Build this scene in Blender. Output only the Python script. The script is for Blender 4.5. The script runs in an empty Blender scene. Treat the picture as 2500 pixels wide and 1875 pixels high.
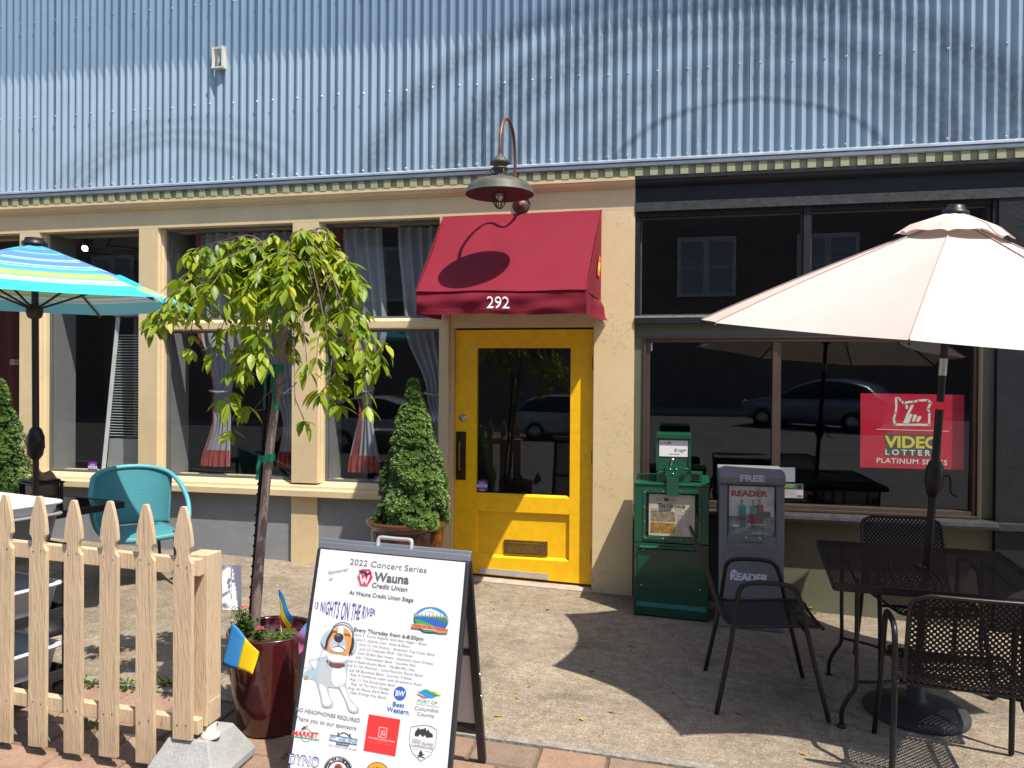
import bpy, bmesh, math, random
from mathutils import Vector, Matrix
random.seed(11)
S = bpy.context.scene
COL = S.collection
rad = math.radians
# ------------------------------------------------------------------ camera, sky, sun, exposure
YAW, PITCH, ROLL, FPX = rad(12.346), rad(-.377), rad(.4235), 1900.0
CAM = Vector((0, -6.2, 1.63))
_f = Vector((-math.sin(YAW)*math.cos(PITCH), math.cos(YAW)*math.cos(PITCH), math.sin(PITCH)))
_r = Vector((math.cos(YAW), math.sin(YAW), 0)); _u = _r.cross(_f)
RT = _r*math.cos(ROLL) + _u*math.sin(ROLL); UP = _u*math.cos(ROLL) - _r*math.sin(ROLL); FW = _f
cd = bpy.data.cameras.new('camera'); co = bpy.data.objects.new('camera', cd); COL.objects.link(co)
cd.sensor_width = 36; cd.lens = FPX/2500*36; cd.clip_start = .05; cd.clip_end = 600
mw = Matrix((RT, UP, -FW)).transposed().to_4x4(); mw.translation = CAM; co.matrix_world = mw
S.camera = co
SUN = Vector((.45, -.32, 1.0)).normalized()
W = bpy.data.worlds.new('World'); S.world = W; W.use_nodes = True
wn = W.node_tree.nodes; bg = wn['Background']; sky = wn.new('ShaderNodeTexSky'); sky.sky_type = 'NISHITA'
sky.sun_disc = False; sky.sun_elevation = math.asin(SUN.z); sky.sun_rotation = math.atan2(SUN.x, SUN.y)
sky.air_density = 1.0; sky.dust_density = 1.2
bg.inputs[1].default_value = .13; W.node_tree.links.new(sky.outputs[0], bg.inputs[0])
sl = bpy.data.lights.new('sun', 'SUN'); sl.energy = 4.6; sl.angle = rad(.53); sl.color = (1, .94, .84)
so = bpy.data.objects.new('sun', sl); COL.objects.link(so); so.rotation_euler = SUN.to_track_quat('Z', 'Y').to_euler()
S.view_settings.view_transform = 'Standard'; S.view_settings.look = 'None'; S.view_settings.gamma = 1
S.view_settings.exposure = .78
S.cycles.max_bounces = 8; S.cycles.transparent_max_bounces = 24

# ------------------------------------------------------------------ helpers
def ray(px, py): return FW + RT*((px-1250)/FPX) - UP*((py-937.5)/FPX)
def at(px, py, Y):
    d = ray(px, py); return CAM + d*((Y-CAM.y)/d.y)
def atz(px, py, Z):
    d = ray(px, py); return CAM + d*((Z-CAM.z)/d.z)
def G(x, y): return -.09 - .033*x + .015*y
def gnd(px, py):
    d = ray(px, py); n = Vector((.033, -.015, 1)); return CAM + d*((-.09-n.dot(CAM))/n.dot(d))
class Plane:
    def __init__(s, o, n): s.o = Vector(o); s.n = Vector(n).normalized()
    def at(s, px, py, lay=0):
        d = ray(px, py); o = s.o + s.n*lay*.0007
        return CAM + d*((o-CAM).dot(s.n)/d.dot(s.n))

def nodes(m):
    m.use_nodes = True; return m.node_tree.nodes, m.node_tree.links
def mat(name, col, rough=.6, metal=0., var=.12, vs=5., bump=0., bs=60., spec=.5, coat=0., grain=None, tint=None, scale=(1,1,1), trans=0.):
    m = bpy.data.materials.new(name); N, L = nodes(m); b = N['Principled BSDF']
    b.inputs['Roughness'].default_value = rough; b.inputs['Metallic'].default_value = metal
    b.inputs['Specular IOR Level'].default_value = spec; b.inputs['Coat Weight'].default_value = coat
    tc = N.new('ShaderNodeTexCoord'); mp = N.new('ShaderNodeMapping'); mp.inputs['Scale'].default_value = scale
    L.new(tc.outputs['Object'], mp.inputs[0])
    n1 = N.new('ShaderNodeTexNoise'); n1.inputs['Scale'].default_value = vs; n1.inputs['Detail'].default_value = 6; n1.inputs['Roughness'].default_value = .65
    L.new(mp.outputs[0], n1.inputs['Vector'])
    r = N.new('ShaderNodeValToRGB'); L.new(n1.outputs['Fac'], r.inputs[0])
    lo = [c*(1-var) for c in col]; hi = [min(1, c*(1+var)) for c in col]
    if tint: lo = [a*(1-.5)+t*.5 for a, t in zip(lo, tint)]
    r.color_ramp.elements[0].position = .3; r.color_ramp.elements[0].color = (*lo, 1)
    r.color_ramp.elements[1].position = .7; r.color_ramp.elements[1].color = (*hi, 1)
    out = r.outputs[0]
    if grain:   # (scale, strength): fine speckle
        n2 = N.new('ShaderNodeTexNoise'); n2.inputs['Scale'].default_value = grain[0]; n2.inputs['Detail'].default_value = 3
        L.new(mp.outputs[0], n2.inputs['Vector'])
        mr = N.new('ShaderNodeMapRange'); mr.inputs[1].default_value = .3; mr.inputs[2].default_value = .7
        mr.inputs[3].default_value = 1-grain[1]; mr.inputs[4].default_value = 1+grain[1]; L.new(n2.outputs['Fac'], mr.inputs[0])
        vm = N.new('ShaderNodeVectorMath'); vm.operation = 'SCALE'; L.new(out, vm.inputs[0]); L.new(mr.outputs[0], vm.inputs['Scale']); out = vm.outputs[0]
    L.new(out, b.inputs['Base Color'])
    if bump:
        n3 = N.new('ShaderNodeTexNoise'); n3.inputs['Scale'].default_value = bs; n3.inputs['Detail'].default_value = 5; L.new(mp.outputs[0], n3.inputs['Vector'])
        bn = N.new('ShaderNodeBump'); bn.inputs['Strength'].default_value = bump; bn.inputs['Distance'].default_value = .01
        L.new(n3.outputs['Fac'], bn.inputs['Height']); L.new(bn.outputs[0], b.inputs['Normal'])
    if trans:
        t = N.new('ShaderNodeBsdfTranslucent'); L.new(out, t.inputs[0]); mx = N.new('ShaderNodeMixShader'); mx.inputs[0].default_value = trans
        L.new(b.outputs[0], mx.inputs[1]); L.new(t.outputs[0], mx.inputs[2]); L.new(mx.outputs[0], N['Material Output'].inputs[0])
    return m
_flat = {}
def flat(col, rough=.5):
    k = tuple(round(c, 3) for c in col)+(rough,)
    if k not in _flat: _flat[k] = mat('ink', col, rough, var=.03, vs=20)
    return _flat[k]
def glassmat(name, ior=1.5, tint=(1, 1, 1), rough=0.):
    m = bpy.data.materials.new(name); N, L = nodes(m); N.remove(N['Principled BSDF'])
    t = N.new('ShaderNodeBsdfTransparent'); t.inputs[0].default_value = (*tint, 1)
    g = N.new('ShaderNodeBsdfGlossy'); g.inputs['Roughness'].default_value = rough
    lw = N.new('ShaderNodeLayerWeight'); pw = N.new('ShaderNodeMath'); pw.operation = 'POWER'; pw.inputs[1].default_value = 5; L.new(lw.outputs['Facing'], pw.inputs[0])
    fr = N.new('ShaderNodeMath'); fr.operation = 'MULTIPLY_ADD'; f0 = ((ior-1)/(ior+1))**2; fr.inputs[1].default_value = .9-f0; fr.inputs[2].default_value = f0; L.new(pw.outputs[0], fr.inputs[0]); lw.inputs[0].default_value = .5
    mx = N.new('ShaderNodeMixShader'); L.new(fr.outputs[0], mx.inputs[0]); L.new(t.outputs[0], mx.inputs[1]); L.new(g.outputs[0], mx.inputs[2])
    L.new(mx.outputs[0], N['Material Output'].inputs[0]); return m

class MB:
    """collects faces; build() links them as ONE mesh object"""
    def __init__(s): s.v = []; s.f = []; s.mi = []; s.sm = []; s.uv = []
    def add(s, vs, fs, m=0, smooth=False, uvs=None):
        o = len(s.v); s.v += [Vector(v) for v in vs]
        for k, f in enumerate(fs):
            s.f.append([i+o for i in f]); s.mi.append(m); s.sm.append(smooth)
            s.uv.append([uvs[i] for i in f] if uvs else None)
    def box(s, x0, x1, y0, y1, z0, z1, m=0):
        if callable(z0): a = [z0(x, y) for x in (x0, x1) for y in (y0, y1)]
        else: a = [z0]*4
        if callable(z1): b = [z1(x, y) for x in (x0, x1) for y in (y0, y1)]
        else: b = [z1]*4
        vs = [(x0, y0, a[0]), (x1, y0, a[2]), (x1, y1, a[3]), (x0, y1, a[1]), (x0, y0, b[0]), (x1, y0, b[2]), (x1, y1, b[3]), (x0, y1, b[1])]
        s.add(vs, [(0, 3, 2, 1), (4, 5, 6, 7), (0, 1, 5, 4), (1, 2, 6, 5), (2, 3, 7, 6), (3, 0, 4, 7)], m)
    def bar(s, p0, p1, w, h, m=0, up=(0, 0, 1)):
        p0 = Vector(p0); p1 = Vector(p1); d = (p1-p0).normalized(); a = d.cross(Vector(up))
        if a.length < 1e-4: a = d.cross(Vector((0, 1, 0)))
        a.normalize(); b = a.cross(d)
        vs = [p+a*i*w/2+b*j*h/2 for p in (p0, p1) for i, j in ((-1, -1), (1, -1), (1, 1), (-1, 1))]
        s.add(vs, [(0, 1, 2, 3), (7, 6, 5, 4), (0, 4, 5, 1), (1, 5, 6, 2), (2, 6, 7, 3), (3, 7, 4, 0)], m)
    def tube(s, pts, r, seg=8, m=0, cap=True):
        pts = [Vector(p) for p in pts]; n = len(pts); rs = r if isinstance(r, (list, tuple)) else [r]*n
        t = [(pts[min(i+1, n-1)]-pts[max(i-1, 0)]).normalized() for i in range(n)]
        a = t[0].cross(Vector((0, 0, 1)))
        if a.length < 1e-3: a = t[0].cross(Vector((1, 0, 0)))
        a.normalize(); vs = []
        for i in range(n):
            a = (a - t[i]*a.dot(t[i])).normalized(); b = t[i].cross(a)
            vs += [pts[i]+(a*math.cos(q)+b*math.sin(q))*rs[i] for q in [2*math.pi*k/seg for k in range(seg)]]
        fs = [(i*seg+k, i*seg+(k+1) % seg, (i+1)*seg+(k+1) % seg, (i+1)*seg+k) for i in range(n-1) for k in range(seg)]
        s.add(vs, fs, m, True)
        if cap: s.add(vs[:seg], [tuple(range(seg))[::-1]], m); s.add(vs[-seg:], [tuple(range(seg))], m)
    def lathe(s, c, prof, seg=32, m=0, M=None, smooth=True):
        c = Vector(c); M = M or Matrix.Identity(3); vs = []
        for r, z in prof:
            vs += [c + M @ Vector((r*math.cos(2*math.pi*k/seg), r*math.sin(2*math.pi*k/seg), z)) for k in range(seg)]
        n = len(prof)
        s.add(vs, [(i*seg+k, i*seg+(k+1) % seg, (i+1)*seg+(k+1) % seg, (i+1)*seg+k) for i in range(n-1) for k in range(seg)], m, smooth)
        if prof[0][0] > 1e-6: s.add(vs[:seg], [tuple(range(seg))[::-1]], m)
        if prof[-1][0] > 1e-6: s.add(vs[-seg:], [tuple(range(seg))], m)
    def prism(s, pts, fn, w0, w1, m=0):
        n = len(pts); vs = [fn(u, v, w) for w in (w0, w1) for u, v in pts]
        s.add(vs, [tuple(range(n))[::-1], tuple(range(n, 2*n))]+[(i, (i+1) % n, n+(i+1) % n, n+i) for i in range(n)], m)
    def grid(s, fn, nu, nv, m=0, smooth=True, uvfn=None):
        vs = [fn(i/nu, j/nv) for j in range(nv+1) for i in range(nu+1)]
        uv = [uvfn(i/nu, j/nv) for j in range(nv+1) for i in range(nu+1)] if uvfn else None
        w = nu+1
        s.add(vs, [(j*w+i, j*w+i+1, (j+1)*w+i+1, (j+1)*w+i) for j in range(nv) for i in range(nu)], m, smooth, uv)
    def sphere(s, c, r, seg=12, m=0, sc=(1, 1, 1)):
        n = 8; s.lathe(c, [(r*sc[0]*math.sin(math.pi*i/n), -r*sc[2]*math.cos(math.pi*i/n)) for i in range(n+1)], seg, m)
    def build(s, name, mats, parent=None, local=False, bevel=0., merge=False, origin=None):
        if not isinstance(mats, (list, tuple)): mats = [mats]
        off = Vector((0, 0, 0))
        if parent is not None and not local: off = root_loc(parent)
        elif parent is None:
            if origin is not None: off = Vector(origin)
            elif s.v:
                off = Vector((sum(v.x for v in s.v)/len(s.v), sum(v.y for v in s.v)/len(s.v), min(v.z for v in s.v)))
        me = bpy.data.meshes.new(name); me.from_pydata([v-off for v in s.v], [], s.f)
        for p, mi, sm in zip(me.polygons, s.mi, s.sm): p.material_index = mi; p.use_smooth = sm
        if any(u for u in s.uv):
            ul = me.uv_layers.new(name='UVMap'); k = 0
            for p, u in zip(me.polygons, s.uv):
                for q in range(p.loop_total):
                    if u: ul.data[p.loop_start+q].uv = u[q]
        for m in mats: me.materials.append(m)
        if bevel or merge:
            bm = bmesh.new(); bm.from_mesh(me)
            if merge: bmesh.ops.remove_doubles(bm, verts=bm.verts, dist=1e-5)
            if bevel:
                es = [e for e in bm.edges if len(e.link_faces) == 2 and e.calc_face_angle(0) > .7]
                bmesh.ops.bevel(bm, geom=es, offset=bevel, segments=2, affect='EDGES', profile=.6, clamp_overlap=True)
            bm.to_mesh(me); bm.free()
        o = bpy.data.objects.new(name, me); COL.objects.link(o)
        if parent is not None: o.parent = parent
        else: o.location = off
        return o
def root_loc(o):
    l = Vector((0, 0, 0))
    while o is not None: l += o.location; o = o.parent
    return l
def tag(o, label=None, cat=None, group=None, kind=None):
    if label: o['label'] = label
    if cat: o['category'] = cat
    if group: o['group'] = group
    if kind: o['kind'] = kind
    return o
def thing(name, label, cat, loc=(0, 0, 0), rotz=0, group=None):
    o = bpy.data.objects.new(name, None); COL.objects.link(o); o.location = loc; o.rotation_euler = (0, 0, rotz); o.empty_display_size = .1
    return tag(o, label, cat, group)
def copy_tree(o, parent=None):
    c = o.copy(); COL.objects.link(c)
    if parent is not None: c.parent = parent
    for ch in [k for k in COL.objects if k.parent == o]: copy_tree(ch, c)
    return c
_tcv = bpy.data.curves.new('lettering', 'FONT'); _tob = bpy.data.objects.new('lettering', _tcv); COL.objects.link(_tob)
_tcache = {}
def glyphs(txt, bold=0., shear=0., space=1.):
    k = (txt, bold, shear, space)
    if k not in _tcache:
        _tcv.body = txt; _tcv.size = 1; _tcv.offset = bold; _tcv.shear = shear; _tcv.space_character = space; _tcv.resolution_u = 3
        dg = bpy.context.evaluated_depsgraph_get(); dg.update(); e = _tob.evaluated_get(dg); me = e.to_mesh()
        v = [tuple(q.co) for q in me.vertices]; f = [tuple(p.vertices) for p in me.polygons]; e.to_mesh_clear()
        x0 = min(q[0] for q in v); x1 = max(q[0] for q in v); y1 = max(q[1] for q in v)
        _tcache[k] = (v, f, x0, x1, y1)
    return _tcache[k]
def text(mb, txt, o, ux, uy, m=0, h=None, w=None, bold=0., shear=0., space=1., center=False, capf=.729):
    """o: baseline start; ux,uy unit vectors; h cap height; w total width"""
    v, f, x0, x1, y1 = glyphs(txt, bold, shear, space); o = Vector(o); ux = Vector(ux); uy = Vector(uy)
    sy = h/capf; sx = w/(x1-x0) if w else sy
    sh = -(x0+x1)/2*sx if center else -x0*sx
    mb.add([o+ux*(q[0]*sx+sh)+uy*(q[1]*sy) for q in v], f, m)
def ptext(mb, pl, txt, p0, p1, hpx, m=0, lay=2, **kw):
    a = pl.at(*p0, lay); b = pl.at(*p1, lay); up = pl.at(p0[0], p0[1]-hpx, lay)-a; ux = (b-a); w = ux.length; ux.normalize()
    uy = pl.n.cross(ux); uy = uy if uy.dot(up) > 0 else -uy
    text(mb, txt, a, ux, uy.normalized(), m, h=abs(up.dot(uy)), w=w, **kw)
def ppoly(mb, pl, pts, m=0, lay=1, tf=None):
    if tf: pts = [tf(*p) for p in pts]
    vs = [pl.at(*p, lay) for p in pts]
    nrm = Vector((0, 0, 0))
    for i in range(len(vs)): nrm += vs[i].cross(vs[(i+1) % len(vs)])
    idx = tuple(range(len(vs)))
    mb.add(vs, [idx if nrm.dot(pl.n) > 0 else idx[::-1]], m)
def pline(mb, pl, pts, wpx, m=0, lay=2, tf=None, closed=False):
    if tf: pts = [tf(*p) for p in pts]
    if closed: pts = list(pts)+[pts[0]]
    for (a, b), (c, d) in zip(pts[:-1], pts[1:]):
        l = math.hypot(c-a, d-b) or 1; nx, ny = -(d-b)/l*wpx/2, (c-a)/l*wpx/2; ex, ey = (c-a)/l*wpx*.25, (d-b)/l*wpx*.25
        ppoly(mb, pl, [(a+nx-ex, b+ny-ey), (c+nx+ex, d+ny+ey), (c-nx+ex, d-ny+ey), (a-nx-ex, b-ny-ey)], m, lay)
def ell(cx, cy, rx, ry, n=28, a0=0, a1=360, rot=0):
    c, s = math.cos(rad(rot)), math.sin(rad(rot)); o = []
    for k in range(n+(0 if a1-a0 >= 360 else 1)):
        q = rad(a0+(a1-a0)*k/n); x, y = rx*math.cos(q), ry*math.sin(q); o.append((cx+x*c-y*s, cy+x*s+y*c))
    return o
def smoothpts(pts, n=6):
    P = [Vector(p) for p in pts]; P = [P[0]*2-P[1]]+P+[P[-1]*2-P[-2]]; out = []
    for i in range(1, len(P)-2):
        for k in range(n):
            t = k/n; a, b, c, d = P[i-1], P[i], P[i+1], P[i+2]
            out.append(.5*((2*b)+(c-a)*t+(2*a-5*b+4*c-d)*t*t+(3*b-a-3*c+d)*t**3))
    return out+[P[-2]]
# ------------------------------------------------------------------ materials
CREAM = mat('cream_paint', (.62, .475, .27), .55, var=.07, vs=3, bump=.12, bs=30, tint=(.5, .4, .26))
CREAMR = mat('rough_cream_paint', (.63, .485, .275), .6, var=.06, vs=4, bump=.0)
def flaky(m, strength=.5):   # blistered repainted stucco
    N, L = nodes(m); b = N['Principled BSDF']; tc = N.new('ShaderNodeTexCoord')
    n = N.new('ShaderNodeTexNoise'); n.inputs['Scale'].default_value = 34; n.inputs['Detail'].default_value = 6; n.inputs['Roughness'].default_value = .7; n.inputs['Distortion'].default_value = 1.2
    n2 = N.new('ShaderNodeTexNoise'); n2.inputs['Scale'].default_value = 3.2; n2.inputs['Detail'].default_value = 3
    L.new(tc.outputs['Object'], n.inputs[0]); L.new(tc.outputs['Object'], n2.inputs[0])
    r = N.new('ShaderNodeMapRange'); r.inputs[1].default_value = .58; r.inputs[2].default_value = .62; L.new(n.outputs['Fac'], r.inputs[0])
    r2 = N.new('ShaderNodeMapRange'); r2.inputs[1].default_value = .5; r2.inputs[2].default_value = .56; L.new(n2.outputs['Fac'], r2.inputs[0])
    mu = N.new('ShaderNodeMath'); mu.operation = 'MULTIPLY'; L.new(r.outputs[0], mu.inputs[0]); L.new(r2.outputs[0], mu.inputs[1])
    bn = N.new('ShaderNodeBump'); bn.inputs['Strength'].default_value = strength; bn.inputs['Distance'].default_value = .006
    L.new(mu.outputs[0], bn.inputs['Height']); L.new(bn.outputs[0], b.inputs['Normal']); return m
flaky(CREAMR, .7)
GREYST = flaky(mat('grey_stucco', (.215, .225, .24), .8, var=.1, vs=4, grain=(90, .08)), .6)
OLIVE = flaky(mat('olive_stucco', (.10, .10, .062), .75, var=.14, vs=5), .6)
OLIVET = mat('olive_trim', (.085, .092, .065), .6, var=.1)
BLACKP = mat('black_paint', (.012, .013, .0165), .5, var=.3, vs=5, bump=.25, bs=45, spec=.3)
BLACKW = mat('worn_black_wood', (.022, .023, .026), .6, var=.5, vs=14, bump=.3, bs=40)
DENT = mat('sage_paint', (.30, .31, .185), .6, var=.1, vs=3)
FLASH = mat('blue_grey_flashing', (.19, .225, .265), .4, .3, var=.18, vs=4)
FLASHL = mat('pale_flashing_lip', (.30, .34, .40), .4, .3, var=.2, vs=6)
BRONZE = mat('bronze_aluminium', (.115, .085, .068), .38, .6, var=.15)
DARKF = mat('dark_glazing_frame', (.10, .115, .12), .5, var=.2)
INNER = mat('grey_interior_paint', (.16, .165, .17), .8, var=.1)
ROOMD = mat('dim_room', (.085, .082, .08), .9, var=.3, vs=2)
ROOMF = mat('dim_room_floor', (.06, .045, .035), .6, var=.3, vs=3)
YEL = mat('yellow_door_paint', (.88, .49, .004), .42, var=.05, vs=7, bump=.10, bs=30, grain=(14, .05))
BRASS = mat('aged_brass', (.26, .17, .06), .38, .9, var=.25, vs=12)
BRASSD = mat('dark_brass_plate', (.10, .065, .03), .4, .8, var=.3, vs=10)
STEEL = mat('brushed_steel', (.45, .45, .45), .3, .9, var=.1)
GLASS = glassmat('window_glass', 1.62, (.95, .97, .96))
GLASSD = glassmat('dark_window_glass', 1.72, (.88, .88, .88))
BLK = mat('black_metal', (.009, .009, .010), .4, .0, var=.2, vs=10, spec=.35)
WHITE = mat('white_paint', (.75, .75, .74), .5, var=.05)

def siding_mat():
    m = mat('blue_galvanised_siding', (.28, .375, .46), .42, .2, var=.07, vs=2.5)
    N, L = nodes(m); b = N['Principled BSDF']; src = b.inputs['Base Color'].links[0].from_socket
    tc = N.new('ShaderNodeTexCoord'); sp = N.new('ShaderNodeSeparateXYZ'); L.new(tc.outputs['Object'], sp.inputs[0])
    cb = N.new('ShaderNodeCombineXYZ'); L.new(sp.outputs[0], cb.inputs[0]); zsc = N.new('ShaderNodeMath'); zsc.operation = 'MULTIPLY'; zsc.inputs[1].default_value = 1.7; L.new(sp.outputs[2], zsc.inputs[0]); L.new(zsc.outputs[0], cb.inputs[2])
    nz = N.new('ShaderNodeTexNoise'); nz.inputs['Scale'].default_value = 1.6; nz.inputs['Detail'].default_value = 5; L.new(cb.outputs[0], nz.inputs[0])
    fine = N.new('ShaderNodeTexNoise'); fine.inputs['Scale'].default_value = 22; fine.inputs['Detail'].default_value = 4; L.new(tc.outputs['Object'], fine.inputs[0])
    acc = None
    for cx, zt, R, w, st in ((-4.5, 3.72, 1.0, .06, .5), (-4.45, 3.82, 1.2, .05, .45), (-4.4, 3.92, 1.38, .06, .3), (.15, 4.30, 1.75, .12, .7), (.3, 4.50, 2.15, .12, .75), (-.1, 4.62, 2.5, .10, .7), (.8, 4.12, 1.5, .10, .5), (.45, 3.76, 1.05, .03, .8), (.2, 3.95, 1.9, .12, .45), (1.9, 4.45, 1.8, .08, .5)):  # dark arcs painted into the colour, after sunlight mirrored onto the metal
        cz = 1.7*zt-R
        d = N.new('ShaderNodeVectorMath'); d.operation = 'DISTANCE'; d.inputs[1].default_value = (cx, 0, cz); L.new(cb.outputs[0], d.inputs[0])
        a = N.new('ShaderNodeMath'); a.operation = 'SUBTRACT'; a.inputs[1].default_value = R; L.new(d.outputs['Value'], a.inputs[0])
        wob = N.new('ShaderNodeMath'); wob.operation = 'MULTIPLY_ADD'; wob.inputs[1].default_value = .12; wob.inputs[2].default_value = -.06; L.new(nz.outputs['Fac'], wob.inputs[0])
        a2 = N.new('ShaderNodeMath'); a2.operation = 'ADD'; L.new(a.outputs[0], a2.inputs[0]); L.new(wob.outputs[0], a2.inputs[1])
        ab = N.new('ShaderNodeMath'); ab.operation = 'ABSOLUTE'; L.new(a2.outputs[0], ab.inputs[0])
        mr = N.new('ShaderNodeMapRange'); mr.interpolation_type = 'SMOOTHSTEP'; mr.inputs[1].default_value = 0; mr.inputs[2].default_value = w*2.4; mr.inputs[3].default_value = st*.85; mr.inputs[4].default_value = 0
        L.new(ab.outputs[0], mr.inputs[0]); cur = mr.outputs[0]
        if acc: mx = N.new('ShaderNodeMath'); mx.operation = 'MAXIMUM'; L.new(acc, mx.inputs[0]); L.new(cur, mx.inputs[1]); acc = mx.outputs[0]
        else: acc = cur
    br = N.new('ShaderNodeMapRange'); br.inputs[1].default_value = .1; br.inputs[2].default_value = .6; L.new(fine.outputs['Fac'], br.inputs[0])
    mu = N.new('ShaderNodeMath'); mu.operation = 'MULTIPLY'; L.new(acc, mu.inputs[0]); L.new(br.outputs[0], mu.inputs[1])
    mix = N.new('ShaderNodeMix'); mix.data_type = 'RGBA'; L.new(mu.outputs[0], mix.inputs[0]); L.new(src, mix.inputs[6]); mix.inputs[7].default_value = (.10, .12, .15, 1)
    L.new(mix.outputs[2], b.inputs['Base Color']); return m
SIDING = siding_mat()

def concrete_mat():
    m = bpy.data.materials.new('worn_sidewalk_concrete'); N, L = nodes(m); b = N['Principled BSDF']; b.inputs['Roughness'].default_value = .85; b.inputs['Specular IOR Level'].default_value = .25
    tc = N.new('ShaderNodeTexCoord')
    def noise(sc, det, ro=.6, dist=0, mp=(1, 1, 1)):
        q = N.new('ShaderNodeMapping'); q.inputs['Scale'].default_value = mp; L.new(tc.outputs['Object'], q.inputs[0])
        n = N.new('ShaderNodeTexNoise'); n.inputs['Scale'].default_value = sc; n.inputs['Detail'].default_value = det; n.inputs['Roughness'].default_value = ro; n.inputs['Distortion'].default_value = dist; L.new(q.outputs[0], n.inputs[0]); return n.outputs['Fac']
    def ramp(src, *st):
        r = N.new('ShaderNodeValToRGB'); L.new(src, r.inputs[0]); e = r.color_ramp.elements
        for k, (p, c) in enumerate(st):
            q = e[k] if k < 2 else e.new(p)
            q.position = p; q.color = (*c, 1) if len(c) == 3 else c
        return r.outputs[0]
    def mul(a, bb, f=1.):
        x = N.new('ShaderNodeMix'); x.data_type = 'RGBA'; x.blend_type = 'MULTIPLY'; x.inputs[0].default_value = f; L.new(a, x.inputs[6]); L.new(bb, x.inputs[7]); return x.outputs[2]
    base = ramp(noise(1.1, 7, .68, .4), (.3, (.175, .143, .108)), (.5, (.242, .199, .15)), (.72, (.315, .262, .20)))
    mid = ramp(noise(14, 6, .75), (.3, (.68, .67, .66)), (.5, (.96, .96, .96)), (.72, (1.26, 1.26, 1.26)))
    sp = noise(85, 4, .75); spk = ramp(sp, (.3, (.40, .38, .36)), (.46, (.84, .84, .83)), (.6, (1.12, 1.11, 1.10)), (.70, (1.9, 1.85, 1.78)))
    streak = ramp(noise(5, 5, .6, 0, (1, 14, 1)), (.35, (.8, .79, .78)), (.7, (1.2, 1.2, 1.2)))
    c = mul(mul(mul(base, mid), spk), streak, .6)
    ds = N.new('ShaderNodeTexNoise'); ds.inputs['Scale'].default_value = 3.5; ds.inputs['Detail'].default_value = 6; L.new(tc.outputs['Object'], ds.inputs[0])
    wv = N.new('ShaderNodeVectorMath'); wv.operation = 'MULTIPLY_ADD'; wv.inputs[1].default_value = (.35, .35, 0); L.new(ds.outputs['Color'], wv.inputs[0]); L.new(tc.outputs['Object'], wv.inputs[2])
    vo = N.new('ShaderNodeTexVoronoi'); vo.feature = 'DISTANCE_TO_EDGE'; vo.inputs['Scale'].default_value = .42; L.new(wv.outputs[0], vo.inputs[0])
    cr = N.new('ShaderNodeMapRange'); cr.inputs[1].default_value = .0; cr.inputs[2].default_value = .0035; cr.inputs[3].default_value = .7; cr.inputs[4].default_value = 1; L.new(vo.outputs['Distance'], cr.inputs[0])
    sx = N.new('ShaderNodeSeparateXYZ'); L.new(tc.outputs['Object'], sx.inputs[0])
    md_ = N.new('ShaderNodeMath'); md_.operation = 'PINGPONG'; md_.inputs[1].default_value = .92; L.new(sx.outputs[0], md_.inputs[0])
    jr = N.new('ShaderNodeMapRange'); jr.inputs[1].default_value = .004; jr.inputs[2].default_value = .011; jr.inputs[3].default_value = .86; jr.inputs[4].default_value = 1; L.new(md_.outputs[0], jr.inputs[0])
    mm = N.new('ShaderNodeMath'); mm.operation = 'MULTIPLY'; L.new(cr.outputs[0], mm.inputs[0]); L.new(jr.outputs[0], mm.inputs[1])
    st_ = noise(2.6, 4, .55); sr = N.new('ShaderNodeMapRange'); sr.inputs[1].default_value = .60; sr.inputs[2].default_value = .68; sr.inputs[3].default_value = 1; sr.inputs[4].default_value = .78; L.new(st_, sr.inputs[0])
    m2 = N.new('ShaderNodeMath'); m2.operation = 'MULTIPLY'; L.new(mm.outputs[0], m2.inputs[0]); L.new(sr.outputs[0], m2.inputs[1])
    cv = N.new('ShaderNodeVectorMath'); cv.operation = 'SCALE'; L.new(c, cv.inputs[0]); L.new(m2.outputs[0], cv.inputs['Scale']); c = cv.outputs[0]
    L.new(c, b.inputs['Base Color'])
    bn = N.new('ShaderNodeBump'); bn.inputs['Strength'].default_value = .55; bn.inputs['Distance'].default_value = .006; L.new(sp, bn.inputs['Height']); L.new(bn.outputs[0], b.inputs['Normal'])
    return m
CONC = concrete_mat()
BLOCKC = mat('pale_cast_concrete', (.30, .30, .295), .85, var=.12, vs=9, bump=.3, bs=90, grain=(160, .15))

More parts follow.
